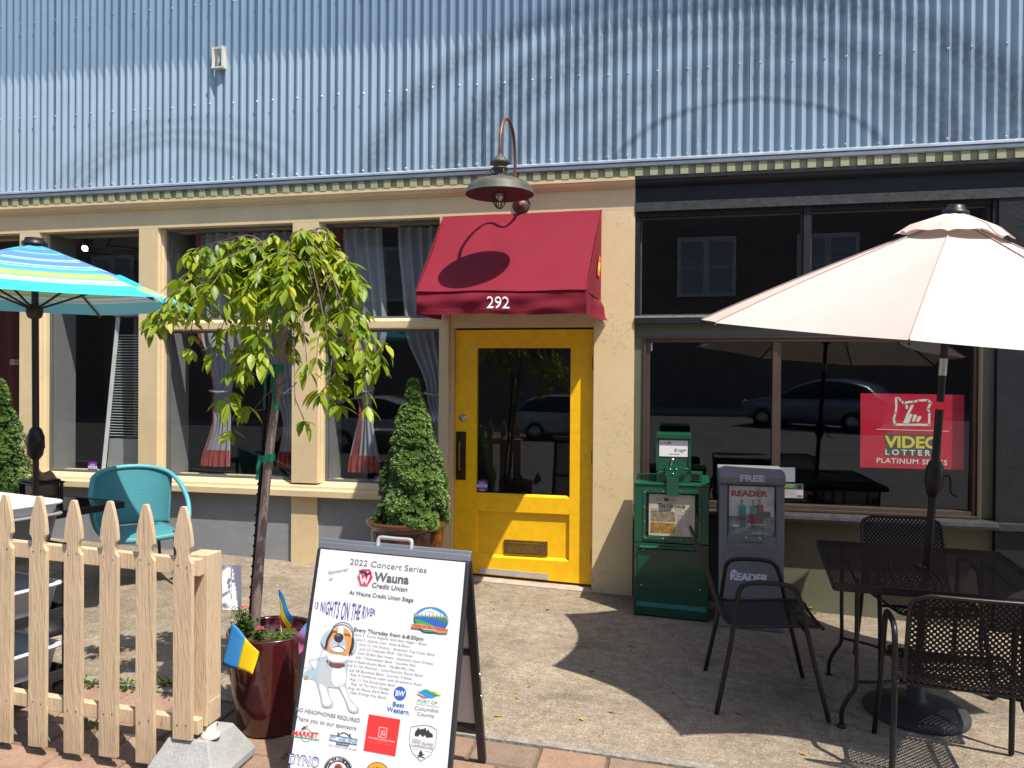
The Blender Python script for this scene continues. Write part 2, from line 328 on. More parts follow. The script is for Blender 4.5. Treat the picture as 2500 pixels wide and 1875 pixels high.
# ------------------------------------------------------------------ ground: pavement, brick strip, street
b = MB()
b.add([(x, y, G(x, y)) for x, y in ((-16, -2.53), (10, -2.53), (10, .32), (-16, .32))], [(0, 1, 2, 3)])
tag(b.build('sidewalk', CONC), kind='structure')
BRICK = [mat('brick_paver', c, .85, var=.18, vs=9, bump=.35, bs=70, grain=(120, .2)) for c in ((.25, .155, .105), (.215, .14, .098), (.265, .175, .125), (.185, .13, .095))]
GAP = mat('sandy_joint', (.105, .075, .05), .95, var=.3, vs=40, grain=(200, .3))
b = MB(); b.add([(x, y, G(x, y)-.016) for x, y in ((-16, -5.0), (10, -5.0), (10, -2.53), (-16, -2.53))], [(0, 1, 2, 3)], 0)
x = -7.0; L_, Wd = .30, .205
for row in range(12):
    y1 = -2.585-row*(Wd+.012); y0 = y1-Wd; off = (row % 2)*.15+random.uniform(-.01, .01)
    k = -22
    while k < 8:
        xx = k*(L_+.014)+off; k += 1
        dz = random.uniform(-.004, .003); cx, cy = xx+L_/2, (y0+y1)/2
        q = .006; zf = lambda X, Y: G(X, Y)-.004+dz
        m = 1+random.choice((0, 0, 1, 2, 3))
        vs = [(xx, y0, zf(xx, y0)-.012), (xx+L_, y0, zf(xx+L_, y0)-.012), (xx+L_, y1, zf(xx+L_, y1)-.012), (xx, y1, zf(xx, y1)-.012)]
        ts = [(X+(q if X < cx else -q), Y+(q if Y < cy else -q), Z+.012) for X, Y, Z in vs]
        b.add(vs+ts, [(4, 5, 6, 7), (0, 1, 5, 4), (1, 2, 6, 5), (2, 3, 7, 6), (3, 0, 4, 7)], m)
tag(b.build('brick_strip', [GAP]+BRICK), kind='structure')
b = MB(); b.box(-16, 10, -2.585, -2.5305, lambda x, y: G(x, y)-.08, lambda x, y: G(x, y)+.006)
tag(b.build('pavement_edging', mat('edging_concrete', (.22, .195, .165), .9, var=.35, vs=16, bump=.5, bs=60, grain=(90, .3))), kind='structure')
b = MB(); b.box(-16, 10, -5.16, -5.001, lambda x, y: G(x, y)-.3, lambda x, y: G(x, y)-.004)
tag(b.build('kerb', BLOCKC), kind='structure')
ASPH = mat('street_asphalt', (.15, .148, .145), .9, var=.25, vs=2, bump=.3, bs=120, grain=(150, .3))
b = MB(); b.add([(-200, -200, -.5), (200, -200, -.5), (200, -5.16, -.32), (-200, -5.16, -.32)], [(0, 1, 2, 3)])
tag(b.build('street', ASPH), kind='structure')

b = MB(); b.box(-60, 60, -26.0, -22.5, -.5, -.30); tag(b.build('far_sidewalk', BLOCKC), kind='structure')
# ------------------------------------------------------------------ the storefront building
BL = thing('storefront_building', 'single storey storefront with blue corrugated metal above cream and black shop fronts', 'building')
# corrugated siding: 7.6 cm flutes
b = MB(); P = .0762; x0, x1 = -9.5, 4.6; n = int((x1-x0)/P*12); vs = []
for z in (3.352, 5.86):
    for i in range(n+1):
        xx = x0+(x1-x0)*i/n; t = 2*math.pi*xx/P; y = -.034-.0165*(math.sin(t)+.05*math.sin(3*t)); vs.append((xx, y, z))
b.add(vs, [(i, i+1, n+2+i, n+1+i) for i in range(n)], 0, True)
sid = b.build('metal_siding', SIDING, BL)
b = MB(); k = -13
while k < 7:
    xx = math.floor((-.873+k*.6858)/P)*P+P*.29; k += 1
    b.box(xx-.0025, xx+.0025, -.0520, -.046, 3.353, 5.85)
b.build('panel_seam', mat('siding_lap_edge', (.09, .115, .16), .5, .4), sid)
b = MB()
for z in (3.378, 4.03, 4.915, 5.6):
    k = -46
    while k < 26:
        xx = (math.floor(k*.2032/P)+.25)*P; k += 1
        if xx < x0 or xx > x1: continue
        zz = z+random.uniform(-.006, .006)
        b.lathe((xx, -.0487, zz), [(.010, 0), (.010, .003), (.007, .005), (.0065, .009), (0, .010)], 6, 0, Matrix(((1, 0, 0), (0, 0, -1), (0, 1, 0))), False)
tag(b.build('screw_row', mat('zinc_screw', (.42, .46, .52), .35, .4), sid), kind='stuff')
# roof top, plus an unseen tinted sheet added to part-shade the siding
b = MB(); b.box(-10, 5, -.01, 1.2, 5.862, 6.02); b.build('roof', mat('roof_edge', (.2, .22, .25), .6), BL)
SHADE_SHEET = bpy.data.materials.new('translucent_shade_sheet'); N, L = nodes(SHADE_SHEET); t_ = N.new('ShaderNodeBsdfTransparent'); t_.inputs[0].default_value = (.48, .53, .58, 1); mx = N.new('ShaderNodeMixShader'); mx.inputs[0].default_value = .92; L.new(N['Principled BSDF'].outputs[0], mx.inputs[1]); L.new(t_.outputs[0], mx.inputs[2]); L.new(mx.outputs[0], N['Material Output'].inputs[0])
b = MB(); b.grid(lambda u, v: (-10+15*u, -.50+.49*v, 5.86+.012*math.sin(u*620)), 600, 1); b.build('shade_sheet', SHADE_SHEET, BL)
b = MB(); b.box(-9.5, 4.6, .0, .35, 3.35, 5.86); b.build('upper_wall', INNER, BL)
# cornice
XA, XB, XS = -9.5, 4.6, -.373
b = MB()
b.prism([(-.066, 3.352), (-.078, 3.342), (-.080, 3.326), (0, 3.326), (0, 3.352)], lambda u, v, w: (w, u, v), XA, XB, 1)
b.prism([(-.070, 3.325), (-.076, 3.318), (-.076, 3.292), (-.069, 3.284), (0, 3.284), (0, 3.325)], lambda u, v, w: (w, u, v), XA, XB, 0)
b.build('flashing', [FLASH, FLASHL], BL)
b = MB(); b.box(XA, XB, -.046, .0, 3.216, 3.283); k = 0; xx = XA
while xx < XB: b.box(xx, xx+.060, -.0655, -.0462, 3.2165+random.uniform(-.001, .001), 3.2825); xx += .1155
b.build('dentil_band', DENT, BL, bevel=.0015)
def cove(xa, xb, m, name):
    b = MB(); b.prism([(-.0625, 3.2155), (-.0625, 3.190), (-.054, 3.182), (-.046, 3.166), (-.036, 3.156), (-.030, 3.1555), (-.030, 3.150), (-.012, 3.141), (-.004, 3.137), (-.0, 3.137), (0, 3.2155)], lambda u, v, w: (w, u, v), xa, xb); return b.build(name, m, BL)
cove(XA, XS-.001, CREAM, 'cornice_moulding'); cove(XS+.001, XB, BLACKP, 'cornice_moulding')
# cream front
b = MB(); b.box(XA, XS-.002, 0, .35, 2.972, 3.349); b.build('fascia', CREAM, BL)
g0 = lambda x, y: G(x, y)-.05
TW = .31
for xa, xb, zb in ((-7.6, -7.3, -.1), (-6.132, -5.912, .715), (-4.842, -4.649, .715), (-3.316, -3.073, .715)):
    b = MB(); b.box(xa, xb, 0, .10, zb, 2.971)
    b.prism([(xb, .012), (xb+.014, .02), (xb+.014, .045), (xb+.028, .055), (xb+.028, .10), (xb, .10)], lambda u, v, w: (u, v, w), zb, 2.971)
    b.build('pilaster', CREAM, BL)
    b = MB(); b.box(xa+.005, xb+.03, .12, .42, zb, 2.971); b.build('inner_return', INNER, BL)
b = MB(); b.box(-3.316, -3.073, 0, .12, g0, .598); b.build('base_pilaster', CREAM, BL)
b = MB(); b.box(-1.981, -1.90, .0, .12, lambda x, y: .60 if x < -1.95 else .60, 2.971); b.box(-1.975, -1.90, .0, .12, g0, .599)
b.box(-1.8985, -1.866, .035, .16, g0, 2.05); b.build('door_side_trim', CREAM, BL)
b = MB(); b.box(-.703, -.6915, .05, .16, g0, 2.05); b.box(-1.897, -.6915, .03, .16, 2.052, 2.17); b.build('door_head_trim', CREAM, BL)
b = MB(); b.box(-1.897, -.6915, .09, .2, 2.172, 2.23); b.box(-1.897, -.6915, .05, .2, 2.19, 2.2); b.build('transom_slot', mat('old_dark_wood', (.05, .035, .025), .7, var=.3), BL)
b = MB(); b.box(-1.897, -.6915, .045, .2, 2.232, 2.971); b.build('over_door_panel', CREAM, BL)
b = MB(); b.box(-.691, -.3745, 0, .4, g0, 2.971); b.build('pier', CREAMR, BL)
for xa, xb in ((-7.3, -3.3162), (-3.0728, -1.9755)):
    b = MB(); b.box(xa, xb, .03, .3, g0, .599); b.build('base_wall', GREYST, BL)
b = MB(); b.prism([(-.052, .604), (-.052, .655), (-.044, .664), (-.022, .668), (-.018, .690), (.095, .722), (.35, .722), (.35, .604)], lambda u, v, w: (w, u, v), -7.3, -1.982)
b.build('window_sill', CREAM, BL)
# cream-side windows
def window(xa, xb, za, zb, y, fw, fm, gm, nm='window', lights=None, dep=.05):
    b = MB(); b.box(xa, xa+fw, y-dep, y+.03, za, zb); b.box(xb-fw, xb, y-dep, y+.03, za, zb)
    b.box(xa+fw, xb-fw, y-dep, y+.03, za, za+fw); b.box(xa+fw, xb-fw, y-dep, y+.03, zb-fw, zb)
    f = b.build(nm, fm, BL, bevel=.002)
    b = MB(); b.add([(xa+fw*.9, y, za+fw*.9), (xb-fw*.9, y, za+fw*.9), (xb-fw*.9, y, zb-fw*.9), (xa+fw*.9, y, zb-fw*.9)], [(0, 1, 2, 3)]); b.build('pane', gm, f)
    return f
window(-7.27, -6.134, .722, 2.971, .1, .02, DARKF, GLASS, dep=.008)
window(-5.88, -4.844, .722, 2.971, .1, .02, DARKF, GLASS, dep=.008)
for xa, xb in ((-4.618, -3.318), (-3.042, -1.983)):
    window(xa, xb, 2.14, 2.971, .1, .018, DARKF, GLASS, dep=.008); window(xa, xb, .722, 2.045, .1, .02, DARKF, GLASS, dep=.008)
    b = MB(); b.prism([(.03, 2.046), (.02, 2.056), (.02, 2.112), (.06, 2.139), (.16, 2.139), (.16, 2.046)], lambda u, v, w: (w, u, v), xa, xb); b.build('transom_bar', CREAM, BL)
# yellow door
DY = .082; DL, DR = -1.862, -.706
zd = lambda x, y: G(x, y)+.035
b = MB(); gl, gr, gb, gt = -1.675, -.888, .66, 1.885; pl_, pr_, pb, pt = -1.672, -.892, .145, .53
b.box(DL, gl, DY, DY+.045, zd, 2.035); b.box(gr, DR, DY, DY+.045, zd, 2.035); b.box(gl, gr, DY, DY+.045, gt, 2.035)
b.box(gl, gr, DY, DY+.045, pt, gb); b.box(gl, gr, DY, DY+.045, zd, pb)
b.add([(gl, DY, pb), (gr, DY, pb), (gr, DY, pt), (gl, DY, pt), (gl+.012, DY+.024, pb+.02), (gr-.012, DY+.024, pb+.02), (gr-.012, DY+.024, pt-.012), (gl+.012, DY+.024, pt-.012)], [(0, 1, 5, 4), (1, 2, 6, 5), (2, 3, 7, 6), (3, 0, 4, 7), (4, 5, 6, 7)])
b.add([(gl, DY, gb), (gr, DY, gb), (gr, DY+.022, gb+.018), (gl, DY+.022, gb+.018)], [(0, 1, 2, 3)])
door = tag(b.build('door', YEL, BL), 'sun striped yellow half glazed door with a brass letter slot')
b = MB(); b.add([(gl, DY+.022, gb), (gr, DY+.022, gb), (gr, DY+.022, gt), (gl, DY+.022, gt)], [(0, 1, 2, 3)]); b.build('door_glass', GLASSD, door)
b = MB(); b.box(-1.853, -1.765, DY-.004, DY-.0005, .78, 1.185)
pull = MB(); pull.tube(smoothpts([(-1.81, DY-.004, .86), (-1.81, DY-.04, .875), (-1.81, DY-.048, .94), (-1.81, DY-.048, 1.03), (-1.81, DY-.04, 1.09), (-1.81, DY-.004, 1.105)]), .0075, 8)
b.build('push_plate', BRASSD, door, bevel=.001); pull.build('handle', BRASS, door)
b = MB(); Mz = Matrix(((1, 0, 0), (0, 0, -1), (0, 1, 0)))
b.lathe((-1.795, DY, 1.30), [(.031, 0), (.031, .006), (.026, .011), (.019, .013), (.018, .018), (0, .018)], 20, 0, Mz); b.build('deadbolt', STEEL, door)
b = MB(); b.box(-1.435, -1.07, DY+.012, DY+.0235, .178, .295); b.box(-1.415, -1.09, DY+.004, DY+.012, .195, .278)
b.tube([(-1.41, DY+.006, .272), (-1.095, DY+.006, .272)], .006); b.build('letter_slot', BRASS, door, bevel=.004)
b = MB(); b.add([(-1.64, DY-.006, G(-1.64, 0)+.045), (-1.06, DY-.006, G(-1.06, 0)+.045), (-1.06, DY-.006, G(-1.06, 0)+.09), (-1.64, DY-.006, G(-1.64, 0)+.09), (-1.64, DY-.0005, G(-1.64, 0)+.045), (-1.06, DY-.0005, G(-1.06, 0)+.045), (-1.06, DY-.0005, G(-1.06, 0)+.09), (-1.64, DY-.0005, G(-1.64, 0)+.09)], [(0, 1, 2, 3), (3, 2, 6, 7), (0, 4, 5, 1), (1, 5, 6, 2), (0, 3, 7, 4)])
b.build('door_sweep', mat('aluminium_strip', (.55, .53, .52), .4, .5), door)
for z in (1.76, 1.0, .2):
    b = MB(); b.tube([(-.7045, DY-.006, z-.055), (-.7045, DY-.006, z+.055)], .008, 8); b.build('hinge', mat('rusty_hinge', (.13, .07, .04), .6, .5, var=.4, vs=30), door)
b = MB(); b.box(-1.87, -.69, -.03, .3, lambda x, y: G(x, y)-.02, lambda x, y: G(x, y)+(.022 if y > 0 else .008)); b.build('threshold', mat('pale_threshold', (.34, .29, .235), .85, var=.2, vs=10, bump=.2, grain=(120, .2)), BL)
# black front
b = MB(); b.box(XS, XB, 0, .35, 2.95, 3.349); b.build('fascia', BLACKP, BL)
b = MB(); b.box(XS+.004, XB, -.012, -.001, 2.951, 3.02); b.build('header_board', BLACKW, BL)
b = MB(); b.box(2.205, XB, -.004, .35, g0, 2.9495); b.box(2.205, XB, -.05, -.005, .575, .625, 1); b.build('pier', [BLACKP, BLACKW], BL)
b = MB()
for xa, xb in ((XS+.001, -.338), (.885, .934), (2.172, 2.204)): b.box(xa, xb, .012, .12, 2.1335, 2.9495)
b.box(-.338, .885, .03, .12, 2.915, 2.9495); b.box(.934, 2.172, .03, .12, 2.915, 2.9495)
b.build('upper_frame', BLACKP, BL)
for xa, xb in ((-.337, .884), (.935, 2.171)): window(xa, xb, 2.134, 2.9145, .075, .014, mat('old_black_bead', (.05, .045, .035), .5, var=.5, vs=20), GLASSD, dep=.012)
b = MB(); b.box(XS+.001, 2.204, -.015, .12, 2.072, 2.118); b.box(XS+.001, 2.204, .0, .12, 2.118, 2.133, 1); b.build('ledge', [BLACKP, mat('pale_worn_edge', (.25, .25, .25), .6, var=.3, vs=20)], BL)
b = MB(); b.box(XS+.001, 2.204, .045, .2, 1.975, 2.0715); b.box(XS+.001, -.303, .05, .2, .64, 1.9745); b.box(2.118, 2.204, .05, .2, .64, 1.9745); b.build('olive_trim', OLIVET, BL)
b = MB(); b.box(XS+.001, 2.204, .05, .3, g0, .5745); b.build('base_wall', OLIVE, BL)
b = MB(); b.prism([(-.07, .578), (-.075, .60), (-.07, .622), (.06, .636), (.2, .636), (.2, .578)], lambda u, v, w: (w, u, v), -.2, 2.204); b.build('window_sill', BLACKW, BL)
fx = (-.302, 2.117)
b = MB(); b.box(fx[0], fx[0]+.02, .035, .14, .638, 1.974); b.box(fx[1]-.02, fx[1], .035, .14, .638, 1.974); b.box(fx[0]+.02, fx[1]-.02, .035, .14, 1.955, 1.974); b.box(fx[0]+.02, fx[1]-.02, .035, .14, .638, .656)
b.box(fx[0]+.021, fx[0]+.05, .06, .14, .657, 1.954); b.box(fx[1]-.042, fx[1]-.021, .06, .14, .657, 1.954); b.box(fx[0]+.051, fx[1]-.043, .06, .14, 1.928, 1.954); b.box(fx[0]+.051, fx[1]-.043, .06, .14, .657, .684)
b.box(.675, .712, .055, .14, .685, 1.927); b.box(.713, .738, .07, .14, .685, 1.927)
fr = b.build('window', BRONZE, BL, bevel=.002)
TL = math.tan(rad(.9))
for xa, xb in ((-.25, .674), (.739, 2.074)):
    b = MB(); b.add([(xa, .112, .685), (xb, .112, .685), (xb, .112-TL*1.24, 1.927), (xa, .112-TL*1.24, 1.927)], [(0, 1, 2, 3)]); b.build('pane', GLASSD, fr)
# vent hood on the siding
b = MB(); X, Z = -4.0, 4.43
for xa, xb, za, zb in ((-.065, -.05, -.10, .10), (.045, .065, -.10, .10), (-.05, .045, .08, .10), (-.05, .045, -.10, -.085)): b.box(X+xa, X+xb, -.062, -.042, Z+za, Z+zb)
b.add([(X-.05, -.062, Z+.08), (X+.045, -.062, Z+.08), (X+.045, -.02, Z-.085), (X-.05, -.02, Z-.085)], [(0, 1, 2, 3)], 1)
b.box(X-.055, X+.055, -.095, -.063, Z-.1, Z-.088); b.box(X+.046, X+.058, -.095, -.063, Z-.088, Z+.09); b.box(X-.058, X-.05, -.08, -.063, Z-.088, Z+.09)
tag(b.build('vent', [mat('cream_plastic', (.62, .6, .54), .5, var=.08), mat('vent_shadow_grey', (.35, .34, .31), .6)], BL), 'small cream plastic vent hood')
# rooms behind the glass
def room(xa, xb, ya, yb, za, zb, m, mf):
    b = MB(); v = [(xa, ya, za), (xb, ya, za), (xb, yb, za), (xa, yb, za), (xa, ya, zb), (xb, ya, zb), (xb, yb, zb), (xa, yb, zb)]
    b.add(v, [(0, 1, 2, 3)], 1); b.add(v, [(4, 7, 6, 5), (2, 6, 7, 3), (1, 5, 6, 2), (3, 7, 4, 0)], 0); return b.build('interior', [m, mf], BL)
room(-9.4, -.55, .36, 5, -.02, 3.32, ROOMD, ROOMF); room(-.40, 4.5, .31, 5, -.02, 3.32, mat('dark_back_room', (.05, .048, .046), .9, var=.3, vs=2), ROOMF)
# ------------------------------------------------------------------ red awning
RED = mat('burgundy_canvas', (.19, .009, .024), .8, var=.08, vs=5, bump=.12, bs=260, spec=.25, trans=.12)
AW = thing('door_awning', 'burgundy canvas awning over the yellow door with white number 292', 'awning', (-1.28, 0, 2.1))
TLp, TRp, ELp, ERp = Vector((-1.945, -.012, 2.972)), Vector((-.637, -.012, 2.976)), Vector((-1.900, -.8, 2.262)), Vector((-.660, -.8, 2.248))
def wr(u, v): return (.006*math.sin(u*9+v*4)+.004*math.sin(u*23-v*7))*math.sin(math.pi*min(1, max(0, u)))
def top_pt(u, v):
    p = (TLp.lerp(TRp, u)).lerp(ELp.lerp(ERp, u), v); s = .022*math.sin(math.pi*v)*(1-.3*math.sin(math.pi*u))
    return p + Vector((0, .6, -.75)).normalized()*s + Vector((0, -.5, .5))*wr(u, v)*.5
b = MB(); b.grid(top_pt, 40, 24); b.build('canopy', RED, AW)
def val_pt(u, v):
    p = ELp.lerp(ERp, u); amp = .010*v; q = 0
    q += amp*(math.sin(u*31+3*v)+.7*math.sin(u*17-5*v+1)+.6*math.sin((u*22+v*6)+2))
    q += .004*math.sin(v*9+u*5)
    return p + Vector((.006*math.sin(v*3), -.012*math.sin(v*3)+q-.004, -.018*0-.165*v-.004*math.sin(u*12)))
b = MB(); b.grid(val_pt, 70, 12)
b.grid(lambda u, v: val_pt(u, .80+.02*v)+Vector((0, -.0035, 0)), 70, 1, 1); b.build('valance', [RED, mat('canvas_seam', (.20, .01, .02), .8)], AW)
b = MB(); b.tube([val_pt(k/40, .02)+Vector((0, -.004, .004)) for k in range(41)], .006, 6); b.build('hem_cord', RED, AW)
def side(Tp, Ep, sgn, nm):
    b = MB(); B0 = Vector((Tp.x, -.012, 2.262 if sgn < 0 else 2.25))
    b.grid(lambda u, v: (Tp.lerp(Ep, v)*(1-u) + (Tp.lerp(B0, v))*u)+Vector((sgn*.01*math.sin(math.pi*u)*v, 0, 0)), 14, 14)
    def sv(u, v):
        p = Ep.lerp(B0, u); fl = .05*v*u*u*(1 if sgn > 0 else .3)
        return p+Vector((sgn*(fl+.014*v*math.sin(u*13)+.008*math.sin(v*6)*u), 0, -.165*v+.012*u*v))
    b.grid(sv, 20, 8); b.build(nm, RED, AW)
    b = MB(); b.tube([Tp.lerp(Ep, k/20)+Vector((sgn*.003, -.004, .003)) for k in range(21)], .0035, 6); b.build('seam_cord', RED, AW)
side(TRp, ERp, 1, 'side_panel'); side(TLp, ELp, -1, 'side_panel')
b = MB()
for Ep, Tp in ((ELp, TLp), (ERp, TRp)):
    B0 = Vector((Tp.x, -.02, Ep.z-.02)); i = Vector((.03 if Ep is ELp else -.03, .05, -.06)); b.tube([Tp+i, Ep+i], .010, 6); b.tube([B0+i, Ep+i], .010, 6)
b.tube([ELp+Vector((.03, .05, -.06)), ERp+Vector((-.03, .05, -.06))], .010, 6); b.build('frame', STEEL, AW)
b = MB(); N0 = at(1187, 751, -.82)
ztop = 2.165
def on_val(x, z):
    u = (x-ELp.x)/(ERp.x-ELp.x); v = (ELp.z+(ERp.z-ELp.z)*u - z)/.165; return val_pt(u, v)+Vector((0, -.0045, 0))
v, f, a0, a1, yy = glyphs('292', .006); sc = .165/(a1-a0); xs = at(1187, 751, -.815).x; zs = at(1217, 753, -.815).z
b.add([on_val(xs+(q[0]-a0)*sc, zs+q[1]*.088/.729) for q in v], f, 0); b.build('house_number', mat('white_vinyl', (.8, .78, .76), .6, var=.03), AW)
# small striped sticker on the right side panel
pw = [(.50, .62), (.64, .62), (.64, .76), (.50, .76)]
b = MB()
def sp(u, v): p = TRp.lerp(ERp, v)*(1-u)+(TRp.lerp(Vector((TRp.x, -.012, 2.25)), v))*u; return p+Vector((.017, 0, 0))
for k, (va, vb) in enumerate(((.55, .62), (.62, .71), (.71, .77))): b.add([sp(.42, vb), sp(.66, vb), sp(.66, va), sp(.42, va)], [(0, 1, 2, 3)], (0, 1, 0)[k])
tag(b.build('cloth_patch', [mat('orange_cloth', (.75, .10, .01), .7), mat('amber_cloth', (.8, .42, .02), .7)], AW), 'orange and yellow striped cloth patch')

# ------------------------------------------------------------------ gooseneck wall lamp
LP = thing('wall_lamp', 'weathered copper gooseneck barn lamp above the red awning', 'lamp', (-1.29, 0, 3.0))
COPPER = mat('aged_copper_pipe', (.17, .085, .06), .5, .6, var=.25, vs=14)
VERD = mat('verdigris_metal', (.07, .08, .066), .6, .4, var=.5, vs=9, bump=.15, bs=50, tint=(.10, .06, .05))
DARKIN = mat('dark_shade_lining', (.03, .026, .024), .6, .2, var=.4, vs=14)
Mw = Matrix(((1, 0, 0), (0, 0, -1), (0, 1, 0)))
b = MB(); b.lathe((-1.29, -.003, 3.04), [(.072, 0), (.072, .008), (.058, .018), (.032, .024), (.026, .05), (0, .05)], 24, 0, Mw)
for k in range(4): q = k*math.pi/2+.7; b.lathe((-1.29+.055*math.cos(q), -.016, 3.04+.055*math.sin(q)), [(.009, 0), (.006, .006), (0, .007)], 8, 0, Mw)
b.build('wall_plate', mat('corroded_bronze', (.10, .055, .045), .55, .5, var=.4, vs=25), LP)
LX = -1.296; LY = -.74; LZ = 2.985
b = MB(); b.tube(smoothpts([(-1.29, -.04, 3.04), (-1.29, -.12, 3.02), (-1.29, -.21, 3.06), (-1.29, -.245, 3.18), (-1.29, -.26, 3.38), (-1.29, -.33, 3.52), (-1.292, -.47, 3.575), (-1.295, -.62, 3.53), (LX, -.715, 3.42), (LX, LY, 3.30), (LX, LY, 3.245)], 7), .0125, 12); b.build('arm', COPPER, LP)
b = MB(); b.lathe((LX, LY, LZ), [(.0165, .265), (.0165, .25), (.035, .245), (.045, .23), (.068, .212), (.072, .20), (.068, .19), (.045, .178), (.045, .165), (.062, .16), (.062, .152), (.044, .14), (.042, .10), (.05, .092), (.05, .085)], 24); b.build('cap', VERD, LP)
b = MB(); b.lathe((LX, LY, LZ), [(.05, .09), (.075, .086), (.14, .075), (.19, .056), (.225, .03), (.240, .002), (.244, -.022), (.246, -.024), (.2465, -.030)], 48)
b.lathe((LX, LY, LZ), [(.0465, .084), (.14, .070), (.19, .051), (.222, .026), (.237, .0), (.241, -.022), (.2465, -.0302)], 48, 1); b.build('shade', [VERD, DARKIN], LP)
for k in range(4):
    q = k*math.pi/2+.5; c, s_ = math.cos(q), math.sin(q); b = MB()
    b.tube(smoothpts([(LX+.045*c, LY+.045*s_, LZ+.11), (LX+.075*c, LY+.075*s_, LZ+.135), (LX+.10*c, LY+.10*s_, LZ+.12), (LX+.105*c, LY+.105*s_, LZ+.083)]), .005, 6); b.build('scroll_brace', VERD, LP)
b = MB(); b.lathe((LX, LY, LZ), [(.02, .05), (.03, .03), (.034, -.01), (.028, -.05), (.012, -.072), (0, -.075)], 16); b.build('bulb', mat('clear_bulb', (.55, .55, .5), .08, var=.05, spec=.8), LP)
b = MB()
for k in range(4):
    q = k*math.pi/4; c, s_ = math.cos(q), math.sin(q); b.tube([(LX+.05*c*math.cos(a), LY+.05*s_*math.cos(a), LZ-.045-.085*math.sin(a)) for a in [math.pi*i/14 for i in range(15)]], .0035, 5)
for z in (-.045, -.02, .01): b.tube([(LX+.05*math.cos(a), LY+.05*math.sin(a), LZ+z) for a in [2*math.pi*i/24 for i in range(25)]], .0035, 5)
b.build('cage', DARKIN, LP)

# ------------------------------------------------------------------ patio umbrellas
def canopy(b, apex, rim_c, nrm, R, n, a0, sag=.1, drop=.03, m=0, nu=10, nv=16, t0=.0, wav=0.):
    nrm = Vector(nrm).normalized(); ex = (Vector((1, 0, 0))-nrm*nrm.x).normalized(); ey = nrm.cross(ex); H = (Vector(apex)-Vector(rim_c)); H = H.dot(nrm)
    def rib(k, t):
        q = rad(a0)+2*math.pi*k/n; e = ex*math.cos(q)+ey*math.sin(q)
        return Vector(rim_c)+(Vector(apex)-Vector(rim_c)-nrm*H)*(1-t)+e*R*t+nrm*H*(1-t)*(1+.10*t)
    for k in range(n):
        def fn(u, v, k=k):
            t = t0+(1-t0)*v; p = rib(k, t).lerp(rib(k+1, t), u); w = 4*u*(1-u)
            c = Vector(rim_c)+nrm*(p-Vector(rim_c)).dot(nrm); ins = c-p
            return p+ins*sag*w*t*t*.9 - nrm*drop*w*t*(1.2-t) + nrm*wav*math.sin(u*11+k*2)*t*t*w
        b.grid(fn, nu, nv, m, True, lambda u, v: (u, t0+(1-t0)*v))
    return rib
def fabric(m, tr=.3): return m
BEIGE = mat('pale_beige_canvas', (.60, .495, .45), .85, var=.05, vs=3, bump=.06, bs=300, spec=.2, trans=.18)
UM = thing('patio_umbrella', 'pale beige market umbrella leaning over the black mesh table', 'umbrella', (1.243, -1.645, G(1.243, -1.645)))
apx = Vector((1.395, -1.69, 2.49)); rc = Vector((1.30, -1.70, 1.86)); nr = (.088, -.088, 1.0)
b = MB(); ribf = canopy(b, apx, rc, nr, 1.27, 8, 205-12.5+12.5, .115, .035, t0=.03); b.build('canopy', BEIGE, UM)
b = MB()
for k in range(8): b.tube([ribf(k, t/10)+Vector((0, 0, .004)) for t in range(1, 11)], .0035, 5)
b.build('seam', mat('canvas_piping', (.45, .35, .32), .85), UM)
NR = Vector(nr).normalized(); EX = (Vector((1, 0, 0))-NR*NR.x).normalized(); EY = NR.cross(EX)
b = MB(); c0 = apx+NR*.035
for k in range(8):
    def vf(u, v, k=k):
        q0 = rad(205)+2*math.pi*k/8; q = q0+2*math.pi/8*u; r = .05+.235*v; cc = math.cos(math.pi/8)/math.cos((u-.5)*math.pi/4)
        e = EX*math.cos(q)+EY*math.sin(q); w = 4*u*(1-u); dr = max(0, v-.7)/.3
        return c0+e*r*cc-NR*(.40*r-.012+.030*dr*(1-.55*w*(1+.6*math.sin(k*2.3))))+NR*.006*math.sin(u*9+k)*v
    b.grid(vf, 10, 10)
b.build('vent_flap', BEIGE, UM)
b = MB(); b.lathe(c0+NR*.0, [(.065, -.01), (.065, .006), (.05, .012), (.042, .032), (.036, .038), (0, .04)], 24, 0, Matrix((EX, EY, NR)).transposed()); b.build('finial', BLK, UM)
pb = Vector((1.243, -1.645, G(1.243, -1.645))); pt_ = apx
b = MB(); b.tube([pb+Vector((0, 0, .03)), pb.lerp(pt_, .62)], .0205, 14); b.tube([pb.lerp(pt_, .635), pt_], .019, 14); b.build('pole', BLK, UM)
b = MB(); b.tube([pb.lerp(pt_, .688), pb.lerp(pt_, .722)], .0208, 14); b.build('collar', STEEL, UM)
b = MB(); ax = (pt_-pb).normalized(); hc = pb.lerp(pt_, .485); Mx = Matrix((Vector((1, 0, 0)), ax.cross(Vector((1, 0, 0))).normalized(), ax)).transposed()
b.lathe(hc, [(.022, -.11), (.036, -.085), (.046, -.03), (.044, .04), (.032, .075), (.022, .09)], 16, 0, Mx); b.build('crank_housing', BLK, UM)
b = MB(); b.tube(smoothpts([hc+Vector((.03, -.01, 0)), hc+Vector((.075, -.01, .0)), hc+Vector((.078, -.012, -.08)), hc+Vector((.11, -.012, -.10))], 4), .007, 6); b.build('crank_handle', BLK, UM)
b = MB(); b.lathe(pb, [(.262, 0), (.262, .022), (.252, .036), (.20, .05), (.10, .062), (.06, .07), (.045, .085), (.042, .21), (.036, .215), (.022, .217)], 48); b.build('base', mat('black_cast_base', (.022, .021, .022), .6, var=.2, vs=12, bump=.1), UM)
hub = pb.lerp(pt_, .80)
